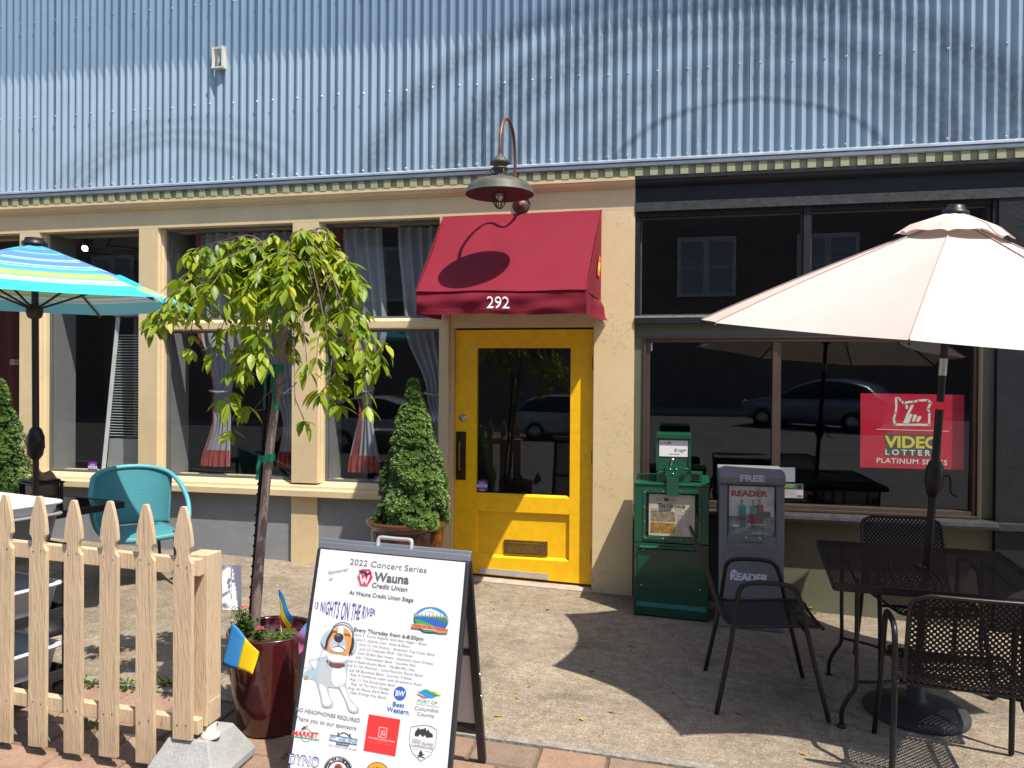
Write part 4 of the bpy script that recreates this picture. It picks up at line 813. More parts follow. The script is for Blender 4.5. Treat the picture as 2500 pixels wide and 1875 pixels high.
def sticker(cx, cy, rx, ry, Y, label):
    t = thing('window_sticker', label, 'sticker', at(cx, cy, Y), group='purple shield stickers on the glass'); PL = Plane((0, Y, 0), (0, -1, 0)); b = MB()
    sh = [(-.55, -1), (.55, -1), (.7, -.85), (1, -.75), (.9, -.45), (1, -.1), (.92, .3), (1, .6), (.75, .85), (.3, .9), (0, 1), (-.3, .9), (-.75, .85), (-1, .6), (-.92, .3), (-1, -.1), (-.9, -.45), (-1, -.75), (-.7, -.85)]
    ppoly(b, PL, [(cx+x*rx, cy+y*ry) for x, y in sh], 0, 1); ppoly(b, PL, [(cx-rx*.88, cy-ry*.28), (cx+rx*.88, cy-ry*.22), (cx+rx*.88, cy+ry*.28), (cx-rx*.88, cy+ry*.22)], 1, 2)
    for q in (-.6, -.45, .5, .68): ppoly(b, PL, [(cx-rx*.5, cy+q*ry), (cx+rx*.5, cy+q*ry+.4), (cx+rx*.5, cy+(q+.07)*ry+.4), (cx-rx*.5, cy+(q+.07)*ry)], 3, 2)
    for k in range(5): ppoly(b, PL, [(cx-rx*(.7-.3*k), cy-ry*.14), (cx-rx*(.55-.3*k), cy-ry*.14), (cx-rx*(.55-.3*k), cy+ry*.14), (cx-rx*(.7-.3*k), cy+ry*.14)], 2, 3)
    b.build('decal', PUR, t)
sticker(226, 1141, 12, 14, .098, 'purple shield sticker low on the window beside the patio heater')
sticker(1177, 1186, 14, 15, DY+.0205, 'purple shield sticker in the bottom corner of the door glass')
sticker(926, 1176, 13, 14, .098, 'purple shield sticker half hidden behind the potted conifer')
nt = notice('entry_sign', 'small dark sign reading PLEASE in the leftmost window', [(24, 877), (47, 878), (47, 891), (24, 890)], .14, flat((.05, .04, .035)), 'sign')
b = MB(); PL = Plane((0, .139, 0), (0, -1, 0)); ptext(b, PL, 'PLEASE', (29, 883), (47, 883.3), 3.6, 0, 1); ptext(b, PL, 'OTHER', (29, 889), (46, 889.3), 3.6, 0, 1); pline(b, PL, [(25, 878), (46.5, 879), (46.5, 890), (25, 889)], .5, 0, 1, closed=True); b.build('lettering', flat((.45, .40, .3)), nt)
b = MB(); b.box(-.248, -.236, .09, .0945, 1.86, 1.925); tag(b.build('tape_scrap', WHITE), 'scrap of white tape at the top corner of the dark window', 'tape')
# ------------------------------------------------------------------ picket fence on its pier block
WOODP = mat('cream_painted_wood', (.53, .40, .262), .6, var=.08, vs=3, bump=.0, scale=(8, 8, 1))
def grain_wood(m):
    N, L = nodes(m); b = N['Principled BSDF']; tc = N.new('ShaderNodeTexCoord'); oi = N.new('ShaderNodeObjectInfo'); ad = N.new('ShaderNodeVectorMath'); ad.operation = 'MULTIPLY_ADD'; ad.inputs[1].default_value = (1, 1, 1)
    cmb = N.new('ShaderNodeCombineXYZ'); sc = N.new('ShaderNodeMath'); sc.operation = 'MULTIPLY'; sc.inputs[1].default_value = 17; L.new(oi.outputs['Random'], sc.inputs[0]); L.new(sc.outputs[0], cmb.inputs[0]); L.new(sc.outputs[0], cmb.inputs[2])
    L.new(tc.outputs['Object'], ad.inputs[0]); L.new(cmb.outputs[0], ad.inputs[2])
    mp = N.new('ShaderNodeMapping'); mp.inputs['Scale'].default_value = (26, 26, 2.2); L.new(ad.outputs[0], mp.inputs[0])
    n = N.new('ShaderNodeTexNoise'); n.inputs['Scale'].default_value = 1.6; n.inputs['Detail'].default_value = 6; n.inputs['Distortion'].default_value = 2.2; L.new(mp.outputs[0], n.inputs[0])
    n2 = N.new('ShaderNodeTexNoise'); n2.inputs['Scale'].default_value = 60; n2.inputs['Detail'].default_value = 3; mp2 = N.new('ShaderNodeMapping'); mp2.inputs['Scale'].default_value = (2, 2, .4); L.new(ad.outputs[0], mp2.inputs[0]); L.new(mp2.outputs[0], n2.inputs[0])
    a = N.new('ShaderNodeMath'); a.operation = 'MULTIPLY_ADD'; a.inputs[1].default_value = .4; L.new(n2.outputs['Fac'], a.inputs[0]); L.new(n.outputs['Fac'], a.inputs[2])
    bn = N.new('ShaderNodeBump'); bn.inputs['Strength'].default_value = .8; bn.inputs['Distance'].default_value = .006; L.new(a.outputs[0], bn.inputs['Height']); L.new(bn.outputs[0], b.inputs['Normal'])
    src = b.inputs['Base Color'].links[0].from_socket; cr = N.new('ShaderNodeValToRGB'); L.new(n.outputs['Fac'], cr.inputs[0]); e = cr.color_ramp.elements; e[0].position = .26; e[0].color = (.55, .5, .45, 1); e[1].position = .40; e[1].color = (1, 1, 1, 1)
    x = N.new('ShaderNodeMix'); x.data_type = 'RGBA'; x.blend_type = 'MULTIPLY'; x.inputs[0].default_value = .8; L.new(src, x.inputs[6]); L.new(cr.outputs[0], x.inputs[7])
    sp3 = N.new('ShaderNodeSeparateXYZ'); L.new(tc.outputs['Object'], sp3.inputs[0]); n4 = N.new('ShaderNodeTexNoise'); n4.inputs['Scale'].default_value = 9; n4.inputs['Detail'].default_value = 5; L.new(tc.outputs['Object'], n4.inputs[0])
    s4 = N.new('ShaderNodeMath'); s4.operation = 'MULTIPLY_ADD'; s4.inputs[1].default_value = .35; L.new(n4.outputs['Fac'], s4.inputs[0]); L.new(sp3.outputs[2], s4.inputs[2])
    dr_ = N.new('ShaderNodeMapRange'); dr_.inputs[1].default_value = .16; dr_.inputs[2].default_value = .42; dr_.inputs[3].default_value = .55; dr_.inputs[4].default_value = 0; L.new(s4.outputs[0], dr_.inputs[0])
    y = N.new('ShaderNodeMix'); y.data_type = 'RGBA'; L.new(dr_.outputs[0], y.inputs[0]); L.new(x.outputs[2], y.inputs[6]); y.inputs[7].default_value = (.27, .20, .135, 1); L.new(y.outputs[2], b.inputs['Base Color']); return m
grain_wood(WOODP)
NAIL = flat((.08, .05, .03), .6)
FE = thing('picket_fence', 'cream painted gothic picket fence ending at a concrete pier block', 'fence', (-2.6, -3.28, G(-2.6, -3.28)))
half = [(.0445, 0), (.0445, .865), (.041, .872), (.034, .880), (.0295, .892), (.0285, .905), (.0305, .918), (.036, .930), (.0435, .936), (.0435, .945), (.040, .985), (.033, 1.025), (.022, 1.068), (.013, 1.096), (.009, 1.104)]
pts = half+[(-u, v) for u, v in half[::-1]]
bm_ = MB()
k = 0
for k in range(8):
    xc = -2.0473-.1806*k+random.uniform(-.003, .003); zt_ = 1.078-.023*(xc+2.05)+random.uniform(-.005, .005); zb_ = .097 if k == 0 else zt_-1.107
    b = MB(); P2 = [(u, v if v > .2 else zb_-(zt_-1.104)) for u, v in pts]; tl = random.uniform(-.004, .004)
    b.prism(P2, lambda u, v, w: (xc+u+tl*(v-.5), w+.001*math.sin(v*3+k), zt_-1.104+v), -3.30, -3.282)
    pk = b.build('picket', WOODP, FE, bevel=.0015)
    b = MB()
    for z in ((.845-.03*(xc+2.4)), (.165-.04*(xc+2.4))):
        for dx in (-.022, .021): b.lathe((xc+dx, -3.3003, z+random.uniform(-.01, .01)), [(.0036, 0), (.003, .0012), (0, .0014)], 7, 0, Mw)
    b.build('nail', NAIL, pk)
for nm, zt0, sl_, h in (('upper', .872, -.034, .070), ('lower', .196, -.042, .062)):
    b = MB(); f = lambda x: zt0+sl_*(x+2.45)
    b.add([(x, y, f(x)-hh) for x in (-3.7, -1.985) for y, hh in ((-3.281, 0), (-3.243, 0), (-3.243, h), (-3.281, h))], [(0, 1, 2, 3), (7, 6, 5, 4), (0, 4, 5, 1), (1, 5, 6, 2), (2, 6, 7, 3), (3, 7, 4, 0)]); b.build('rail', WOODP, FE, bevel=.003)
b = MB(); b.box(-2.07, -1.970, -3.242, -3.138, .135, .868); b.build('post', WOODP, FE, bevel=.003)
b = MB(); b.box(-1.9695, -1.9665, -3.232, -3.148, .14, .235); Mq = Matrix(((0, 0, 1), (1, 0, 0), (0, 1, 0)))
for y, z in ((-3.22, .15), (-3.16, .15), (-3.22, .225), (-3.16, .225), (-3.19, .19)): b.lathe((-1.9665, y, z), [(.005, 0), (0, .002)], 8, 0, Mq)
b.build('bracket', WOODP, FE)
BK = thing('pier_block', 'grey concrete deck pier block under the end of the picket fence', 'concrete block', (-2.03, -3.19, G(-2.03, -3.19)))
b = MB(); cx, cy, z0_ = -2.03, -3.19, G(-2.03, -3.19); a_, c_ = .165, .095
vs = [(cx+sx*a_, cy+sy*a_, z0_) for sx, sy in ((-1, -1), (1, -1), (1, 1), (-1, 1))]+[(cx+sx*a_, cy+sy*a_, z0_+.035) for sx, sy in ((-1, -1), (1, -1), (1, 1), (-1, 1))]+[(cx+sx*c_, cy+sy*c_, .094) for sx, sy in ((-1, -1), (1, -1), (1, 1), (-1, 1))]
b.add(vs, [(0, 3, 2, 1), (0, 1, 5, 4), (1, 2, 6, 5), (2, 3, 7, 6), (3, 0, 4, 7), (4, 5, 9, 8), (5, 6, 10, 9), (6, 7, 11, 10), (7, 4, 8, 11), (8, 9, 10, 11)]); b.build('block', BLOCKC, BK, bevel=.008)
b = MB(); b.lathe((-1.955, -3.235, .0945), [(.04, 0), (.04, .010), (.03, .014), (0, .014)], 20); b.lathe((-1.99, -3.2, .0945), [(.034, 0), (.034, .035), (0, .036)], 16); b.build('post_shim', mat('pale_plastic_disc', (.5, .45, .36), .6), BK)

# ------------------------------------------------------------------ tree pot with plants and flags
GLAZE = mat('oxblood_glazed_pot', (.060, .008, .009), .16, var=.25, vs=6, coat=.5)
PC = Vector((-1.95, -2.745, G(-1.95, -2.745))); zr = .405-PC.z
PT = thing('planter_pot', 'large oxblood red glazed pot holding the weeping tree', 'flower pot', PC)
b = MB(); b.lathe(PC, [(.145, 0), (.15, .01), (.175, .14), (.196, .30), (.205, zr-.03), (.209, zr-.008), (.206, zr), (.196, zr), (.192, zr-.012), (.19, zr-.10), (0, zr-.10)], 56); b.build('pot', GLAZE, PT)
SOIL = mat('bark_mulch_soil', (.055, .032, .02), .95, var=.5, vs=60, bump=.6, bs=90, grain=(180, .5))
b = MB(); zs = PC.z+zr-.055
def soilf(u, v):
    r = .191*v; q = u*2*math.pi; return (PC.x+r*math.cos(q), PC.y+r*math.sin(q), zs+.012*math.sin(q*3+r*30)+.012*(1-v)+.006*math.sin(q*7+r*90))
b.grid(soilf, 40, 14); b.build('soil', SOIL, PT)
LEAFM = None
def leafmat(name, c1, c2, c3, tr=.35, rough=.35):
    m = mat(name, c1, rough, var=.1, spec=.5, trans=tr); N, L = nodes(m)
    a = N.new('ShaderNodeVertexColor'); a.layer_name = 'tone'; r = N.new('ShaderNodeValToRGB'); L.new(a.outputs[0], r.inputs[0]); e = r.color_ramp.elements
    e[0].color = (*c1, 1); e[1].color = (*c3, 1); q = e.new(.5); q.color = (*c2, 1)
    for n_ in N:
        if n_.type == 'BSDF_PRINCIPLED': L.new(r.outputs[0], n_.inputs['Base Color'])
        if n_.type == 'BSDF_TRANSLUCENT':
            g = N.new('ShaderNodeVectorMath'); g.operation = 'MULTIPLY'; g.inputs[1].default_value = (1.25, 1.25, .6); L.new(r.outputs[0], g.inputs[0]); L.new(g.outputs[0], n_.inputs[0])
    return m
def tone(o, fn):
    me = o.data; ca_ = me.color_attributes.new('tone', 'FLOAT_COLOR', 'CORNER')
    for p in me.polygons:
        t = fn(p.index)
        for li in p.loop_indices: ca_.data[li].color = (t, t, t, 1)
def leaf(b, base, d, up, ln, wd, curl=.25, fold=.35):
    """pointed oval leaf: midrib and two halves, drooping; 8 faces"""
    d = Vector(d).normalized(); up = Vector(up); side = d.cross(up)
    if side.length < 1e-3: side = d.cross(Vector((1, .3, 0)))
    side.normalize(); up = side.cross(d).normalized(); prof = [(0, .06), (.22, .72), (.48, 1), (.75, .66), (1, .02)]
    vs = []
    for t, w in prof:
        c = Vector(base)+d*ln*t-up*curl*ln*t*t*.6
        vs += [c+side*wd*w*.5+up*fold*wd*w*.35, c, c-side*wd*w*.5+up*fold*wd*w*.35]
    fs = []
    for j in range(4): fs += [(3*j, 3*j+1, 3*j+4, 3*j+3), (3*j+1, 3*j+2, 3*j+5, 3*j+4)]
    b.add(vs, fs, 0, True)
TREELEAF = leafmat('cherry_leaf', (.11, .20, .010), (.27, .36, .018), (.50, .49, .035), .45, .45)
BARK = mat('young_cherry_bark', (.21, .15, .13), .6, var=.45, vs=10, scale=(6, 6, 30), bump=.4, bs=24)
TWIG = mat('purple_grey_twig', (.13, .085, .08), .7, var=.25, vs=30)
T_Y = -2.75
tr = [at(px, py, T_Y) for px, py in ((621, 1560), (630, 1420), (641, 1280), (652, 1160), (663, 1060), (673, 985), (683, 900), (692, 820), (699, 740), (704, 670), (707, 625))]
TR = thing('weeping_tree', 'small weeping cherry with drooping yellow green leaves in the oxblood pot', 'tree', tr[0])
b = MB(); sp_ = smoothpts(tr, 4); n = len(sp_); b.tube(sp_, [.0235-.0095*i/n+random.uniform(-.0008, .0008)+(.003 if i % 9 == 4 else 0) for i in range(n)], 12); b.build('trunk', BARK, TR)
bw = MB(); bl = MB(); tones = []; TOP = sp_[-1]
random.seed(23)
def leafcluster(p, n, ln, spread=1.):
    for _ in range(n):
        c_ = p-Vector((-2.16, -2.59, .72)); c_ = c_-SUN*c_.dot(SUN)
        if c_.length < .13: continue
        q = random.uniform(0, 2*math.pi); d = Vector((math.cos(q)*.75*spread, math.sin(q)*.75*spread, -1+random.uniform(-.15, .8)))
        l = ln*random.uniform(.7, 1.2); o = len(bl.f)
        leaf(bl, p+d*.012, d, Vector((math.cos(q), math.sin(q), .5)), l, l*random.uniform(.33, .44), random.uniform(-.1, .5))
        t = min(1, max(0, random.gauss(.40, .27))); tones.extend([t]*(len(bl.f)-o))
def branch(tip, h, start=None, dens=1., r0=.0055, arch=.12):
    st = Vector(start or TOP); tip = Vector(tip); mid = st.lerp(tip, .38); mid.z = max(st.z, tip.z)+h; m2 = st.lerp(tip, .75); m2.z = st.z*.35+tip.z*.65+h*.55+.04
    pts = smoothpts([st, st.lerp(mid, .5)+Vector((random.uniform(-.02, .02), random.uniform(-.02, .02), h*.25)), mid, m2, tip], 6)
    n = len(pts); bw.tube(pts, [r0*(1-.75*i/n) for i in range(n)], 5)
    for i in range(int(n*.22), n):
        p = pts[i]
        if random.random() < .8*dens: leafcluster(p, random.choice((2, 3, 4, 4)), .072)
        if random.random() < .22*dens:   # hanging twig
            l = random.uniform(.05, .17); e = p+Vector((random.uniform(-.06, .06), random.uniform(-.06, .06), -l)); tw = smoothpts([p, p.lerp(e, .4)+Vector((random.uniform(-.03, .03), random.uniform(-.02, .02), .02)), e], 4); bw.tube(tw, [.0024]*len(tw), 4)
            for q in tw[2::2]: leafcluster(q, random.choice((1, 2, 2)), .075)
            leafcluster(e, random.choice((3, 4, 5)), .082, .8)
    leafcluster(tip, 4, .095, .8)
for px, py, dy, h in ((372, 775, -.05, .10), (430, 700, .1, .12), (455, 615, .0, .07), (505, 690, -.25, .10), (520, 860, -.1, .14), (560, 980, -.2, .10), (590, 900, .25, .12), (600, 720, -.3, .06), (640, 870, -.35, .08), (720, 990, -.2, .08), (750, 900, -.3, .09), (800, 830, -.35, .10), (830, 960, -.1, .12), (860, 880, .15, .13), (885, 800, .0, .12), (900, 900, -.15, .12), (930, 880, .1, .15), (880, 690, .0, .07), (850, 640, -.1, .04), (780, 760, .3, .08), (700, 830, .35, .08), (620, 800, .35, .07), (560, 800, .3, .08), (840, 760, -.25, .1), (480, 760, -.2, .1), (700, 700, -.35, .04), (760, 680, -.3, .04), (570, 640, -.1, .03)):
    st = TOP-Vector((0, 0, random.uniform(0, .10))); branch(at(px, py, T_Y+dy), h, st, 1.5)
for px, py, dy in ((375, 770, -.05), (430, 690, -.05), (490, 640, 0), (600, 1000, -.2), (565, 1060, -.2), (540, 980, -.15), (780, 960, -.2), (830, 1000, -.1), (930, 900, .05), (940, 850, 0)): leafcluster(at(px, py-12, T_Y+dy), 5, .1, .8)
for a_, c_ in (((640, 1000), (565, 1030)), ((700, 930), (610, 1010)), ((760, 610), (800, 590)), ((700, 640), (705, 600)), ((600, 610), (530, 592))):
    p, q = at(*a_, T_Y), at(*c_, T_Y-.1); bw.tube([p, p.lerp(q, .5)+Vector((0, 0, .02)), q], [.003, .0025, .0015], 4)
o = bl.build('crown', TREELEAF, TR); tone(o, lambda i: tones[i]); bw.build('branches', TWIG, TR)
# stake and green tape
SK = [at(609, 1560, T_Y+.03), at(657, 905, T_Y+.03)]
ST = thing('tree_stake', 'black metal stake tied to the trunk of the weeping tree', 'stake', SK[0])
b = MB(); b.bar(SK[0], SK[1], .022, .012, 0, (0, 1, 0)); b.bar(SK[0], SK[1], .006, .026, 0, (0, 1, 0))
d_ = (SK[1]-SK[0])
for k in range(26): b.bar(SK[0]+d_*(k/26)+Vector((-.0115, -.006, 0)), SK[0]+d_*(k/26)+Vector((-.0115, -.006, .010)), .004, .010)
b.build('post', BLK, ST)
TAPE = mat('green_tie_tape', (.0, .16, .10), .5, var=.15, trans=.25)
b = MB()
def ribbon(pts, w):
    P_ = smoothpts([at(*p[:2], T_Y+p[2]) for p in pts], 5); vs = []
    for p in P_: vs += [p+Vector((0, 0, w/2)), p-Vector((0, 0, w/2))]
    b.add(vs, [(2*i, 2*i+1, 2*i+3, 2*i+2) for i in range(len(P_)-1)], 0, True)
for cy in (1115,):
    for k in range(3): ribbon([(628+(1115-cy)*.07+4, cy+k*3, .03), (640+(1115-cy)*.08, cy+4+k*2, -.035), (660+(1115-cy)*.1, cy+k*3, -.03), (672+(1115-cy)*.1, cy-3+k*2, .0), (655+(1115-cy)*.1, cy-2, .05), (630+(1115-cy)*.07, cy, .03)], .026)
def strip(pts, w, dy):
    P_ = smoothpts([at(*p, T_Y+dy) for p in pts], 5); vs = []
    for i, p in enumerate(P_): q = w/2*(1-.2*i/len(P_)); vs += [p+Vector((q, .004*math.sin(i), 0)), p-Vector((q, -.004*math.sin(i), 0))]
    b.add(vs, [(2*i, 2*i+1, 2*i+3, 2*i+2) for i in range(len(P_)-1)], 0, True)
strip([(634, 1115), (630, 1145), (627, 1172)], .02, -.03); b.build('tie_tape', TAPE, ST); b = MB()
cy = 898
for k in range(3): ribbon([(628+(1115-cy)*.07+4, cy+k*3, .03), (640+(1115-cy)*.08, cy+4+k*2, -.035), (660+(1115-cy)*.1, cy+k*3, -.03), (672+(1115-cy)*.1, cy-3+k*2, .0), (655+(1115-cy)*.1, cy-2, .05), (630+(1115-cy)*.07, cy, .03)], .026)
strip([(657, 905), (648, 930), (646, 970), (644, 1000)], .014, .0); strip([(664, 910), (668, 960), (676, 1003)], .022, -.03)
b.build('tie_tape', TAPE, ST)
# flowers and seedlings
FLW = leafmat('flower_plant_leaf', (.03, .07, .012), (.07, .13, .02), (.14, .20, .04), .3)
def plantlet(label, x, y, hgt, n, name='flowering_plant', flowers=(), fc=None, rad_=.06, ln=.022):
    base = Vector((x, y, zs)); t = thing(name, label, 'plant', base); b = MB(); st = MB(); tn = []
    for k in range(n):
        q = random.uniform(0, 6.28); r = rad_*math.sqrt(random.random()); tip = base+Vector((r*math.cos(q), r*math.sin(q), hgt*random.uniform(.35, 1))); P_ = smoothpts([base+(tip-base)*.05+Vector((r*.3*math.cos(q), r*.3*math.sin(q), -.01)), base.lerp(tip, .5)+Vector((0, 0, .01)), tip], 3); st.tube(P_, .0012, 4)
        for p in P_[2:]:
            for _ in range(2):
                a = random.uniform(0, 6.28); o_ = len(b.f); leaf(b, p, (math.cos(a), math.sin(a), random.uniform(-.1, .8)), (0, 0, 1), ln*random.uniform(.7, 1.3), ln*.4); v_ = random.random(); tn.extend([v_]*(len(b.f)-o_))
    o_ = b.build('leaves', FLW, t); tone(o_, lambda i: tn[i]); so_ = st.build('stem', FLW, t); tone(so_, lambda i: .3)
    for (fx_, fy_, fz_, fr_) in flowers:
        f_ = MB(); c = base+Vector((fx_, fy_, fz_))
        for k in range(16):
            a = k*2.4; rr = fr_*math.sqrt((k+.5)/16); f_.grid(lambda u, v: c+Vector((math.cos(a)*rr+(u-.5)*.009, math.sin(a)*rr+(v-.5)*.009, .004*math.sin(u*3)+.01*(1-rr/fr_)+.002*math.sin(k))), 2, 2)
        f_.build('blossom', fc, t)
PINK = mat('pink_petal', (.55, .05, .12), .6, var=.3, vs=90, trans=.2); PINK2 = mat('salmon_petal', (.62, .16, .14), .6, var=.3, vs=90, trans=.2)
plantlet('leafy plant with salmon pink flowers at the pot rim beside the fence post', -2.065, -2.80, .17, 46, flowers=((.02, -.02, .17, .016), (-.03, .03, .15, .012)), fc=PINK2, rad_=.075)
plantlet('low plant with one deep pink flower head in front of the trunk', -1.945, -2.86, .09, 26, flowers=((.012, -.02, .095, .018),), fc=PINK, rad_=.05)
plantlet('tiny yellowing seedlings in the bark mulch right of the trunk', -1.845, -2.82, .05, 20, name='seedling_patch', rad_=.075, ln=.03)
# flags and card
def cloth(name, label, quadfn, mats, stick, nu=10, nv=10, cat='flag', split=None):
    t = thing(name, label, cat, stick[0]); b = MB()
    for k, (ua, ub) in enumerate(split): b.grid(lambda u, v: quadfn(ua+(ub-ua)*u, v), nu, nv, k)
    o_ = b.build('flag_cloth', mats, t)
    md = o_.modifiers.new('thickness', 'SOLIDIFY'); md.thickness = .0008
    b = MB(); b.tube(stick, .0028, 6); b.sphere(stick[-1], .005, 8, 0); b.build('flag_stick', mat('pale_flag_stick', (.5, .45, .38), .5), t)
UB = mat('sky_blue_cloth', (.035, .24, .56), .7, var=.05, trans=.3); UY = mat('yellow_cloth', (.72, .52, .0), .7, var=.05, trans=.3)
def quad4(pts, Y, wav, ph=0):
    P_ = [at(px, py, Y+dy) for px, py, dy in pts]
    return lambda u, v: P_[0].lerp(P_[1], u).lerp(P_[3].lerp(P_[2], u), v)+Vector((0, wav*math.sin(u*7+v*3+ph), 0))
f1 = quad4([(567, 1519, 0), (632, 1592, -.01), (617, 1646, -.05), (542, 1622, -.03)], -2.98, .005)
def f1b(u, v): return f1(u, v)
cloth('small_flag', 'larger blue and yellow flag drooping over the front of the pot', f1b, [UB, UY], [at(563, 1600, -2.9), at(566, 1515, -2.975)], split=((0, .5), (.5, 1)))
f2 = quad4([(677, 1434, 0), (716, 1507, .02), (713, 1546, .03), (682, 1478, 0)], -2.70, .008, 1)
Pq = [at(px, py, -2.7) for px, py in ((677, 1434), (680, 1481), (703, 1546), (718, 1508))]
def f2(u, v):
    a = Pq[0].lerp(Pq[3], v); c = Pq[1].lerp(Pq[2], v); return a.lerp(c, u)+Vector((0, .012*math.sin(v*6+u*2), 0))
cloth('small_flag', 'upright blue and yellow flag on a white stick behind the tree trunk', f2, [UB, UY], [at(688, 1556, -2.7), at(677, 1430, -2.7)], split=((0, .52), (.52, 1)))
P3 = [at(px, py, -2.86) for px, py in ((752, 1510), (724, 1556), (730, 1598), (775, 1560))]
f3 = lambda u, v: P3[0].lerp(P3[1], u).lerp(P3[3].lerp(P3[2], u), v)+Vector((0, .006*math.sin(u*6+v*4), 0))
PAS = [mat(n_, c, .7, var=.05, trans=.3) for n_, c in (('green_cloth', (.05, .42, .24)), ('periwinkle_cloth', (.16, .30, .62)), ('lilac_cloth', (.42, .20, .50)), ('pink_cloth', (.66, .16, .36)))]
cloth('small_flag', 'pastel green, blue, lilac and pink flag half hidden by the sandwich board', f3, PAS, [at(752, 1600, -2.86), at(753, 1507, -2.86)], split=((0, .25), (.25, .5), (.5, .75), (.75, 1)))
CDT = thing('plant_card', 'blank white card on a wire in the pot next to the fence post', 'card', at(566, 1500, -2.62)); cq = [at(*p, Y_) for p, Y_ in (((542, 1381), -2.54), ((589, 1380), -2.54), ((590, 1488), -2.64), ((543, 1489), -2.64))]
b = MB(); b.add(cq+[p+Vector((0, .0012, 0)) for p in cq], [(3, 2, 1, 0), (4, 5, 6, 7), (0, 1, 5, 4), (1, 2, 6, 5), (2, 3, 7, 6), (3, 0, 4, 7)]); b.build('card', mat('white_card_stock', (.74, .70, .71), .6, var=.02), CDT)
b = MB(); b.tube([at(566, 1560, -2.62), at(566, 1400, -2.615)], .0015, 5); b.build('wire', STEEL, CDT)

# ------------------------------------------------------------------ potted conifers
NEED = leafmat('spruce_needle', (.04, .09, .02), (.10, .19, .035), (.23, .33, .07), .25, .55)
def conifer(root, bx, by, z0_, h, R, ntuft, seed, shape=None):
    random.seed(seed); b = MB(); tn = []
    def addt(p, out, s, tv):
        out = Vector(out).normalized()
        a = out.cross(Vector((.3, .2, 1))).normalized(); c = out.cross(a)
        for k in range(6):
            q = k*math.pi/3+random.uniform(-.4, .4); d = (out*random.uniform(.5, 1.1)+(a*math.cos(q)+c*math.sin(q))*.85).normalized(); sd = d.cross(out)
            if sd.length < 1e-3: sd = a
            sd = sd.normalized()*s*.17; m_ = p+d*s*.55
            b.add([p, m_+sd, p+d*s, m_-sd], [(0, 1, 2, 3)]); tn.append(min(1, max(0, tv+random.uniform(-.12, .12))))
    lumps = [(random.uniform(0, 6.28), random.random(), random.uniform(.05, .12)) for _ in range(110)]
    for _ in range(ntuft):
        t = random.random()**1.35; q = random.uniform(0, 6.28); r = R*((1-t)**.95)*(1-.22*math.exp(-t*14)) if not shape else R*shape(t)
        f = random.choice((1, 1, 1, .9, .8, .62)); lump = 0
        for lq_, lt, ls in lumps:
            dq = abs((q-lq_+math.pi) % (2*math.pi)-math.pi)*r; dt = abs(t-lt)*h; e = math.hypot(dq, dt)
            if e < ls: lump = max(lump, math.sqrt(1-(e/ls)**2)*ls*.6)
        rr = max(.008, r*f+(lump*1.4-.035)*(1-.75*t)*(1 if f > .85 else .3))+random.uniform(-.008, .008); p = Vector((bx+rr*math.cos(q), by+rr*math.sin(q), z0_+t*h+lump*.2))
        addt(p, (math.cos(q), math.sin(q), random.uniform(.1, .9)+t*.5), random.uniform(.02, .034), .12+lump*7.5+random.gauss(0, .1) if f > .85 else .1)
    o_ = b.build('foliage', NEED, root); tone(o_, lambda i: tn[i])
    b = MB(); b.tube([(bx, by, z0_-.06), (bx, by, z0_+h*.9)], [.03, .006], 8); b.build('trunk', BARK, root)
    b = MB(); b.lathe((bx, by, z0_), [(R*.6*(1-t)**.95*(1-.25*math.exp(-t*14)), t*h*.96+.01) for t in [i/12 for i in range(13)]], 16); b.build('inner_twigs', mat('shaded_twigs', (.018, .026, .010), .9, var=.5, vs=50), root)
sx_, sy_ = -2.03, -.60; gz_ = G(sx_, sy_)
BROWNG = mat('brown_glazed_pot', (.085, .026, .011), .18, var=.35, vs=7, coat=.5)
SPP = thing('planter_pot', 'brown glazed pot with a rolled rim in front of the grey wall', 'flower pot', (sx_, sy_, gz_))
b = MB(); pz = .565-gz_; b.lathe((sx_, sy_, gz_), [(.19, 0), (.20, .012), (.235, .12), (.265, .26), (.275, pz-.075), (.27, pz-.06), (.285, pz-.05), (.305, pz-.035), (.315, pz-.018), (.312, pz-.004), (.30, pz+.002), (.285, pz-.004), (.275, pz-.03), (.27, pz-.08), (0, pz-.08)], 56)
b.build('pot', BROWNG, SPP); b = MB(); b.lathe((sx_+.20, sy_-.188, gz_+.30), [(.045, 0), (.045, .008), (.035, .013), (.028, .008), (.02, .012), (0, .014)], 18, 0, Matrix(((.69, .72, .0), (.72, -.69, 0), (0, 0, 1))).inverted() @ Matrix(((1, 0, 0), (0, 0, 1), (0, 1, 0)))); b.build('medallion', BROWNG, SPP)
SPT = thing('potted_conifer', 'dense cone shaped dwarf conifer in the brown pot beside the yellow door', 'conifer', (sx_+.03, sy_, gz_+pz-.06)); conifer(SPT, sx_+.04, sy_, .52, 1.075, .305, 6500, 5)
lx_, ly_ = -5.62, -.72
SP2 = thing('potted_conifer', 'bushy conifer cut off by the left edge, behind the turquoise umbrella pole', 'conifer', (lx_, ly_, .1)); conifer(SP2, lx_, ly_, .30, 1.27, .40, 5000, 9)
b = MB(); b.lathe((lx_, ly_, G(lx_, ly_)), [(.22, 0), (.28, .2), (.31, .31), (.30, .33), (.27, .3), (0, .29)], 32); tag(b.build('planter_pot', BROWNG), 'brown pot under the conifer at the left edge', 'flower pot')
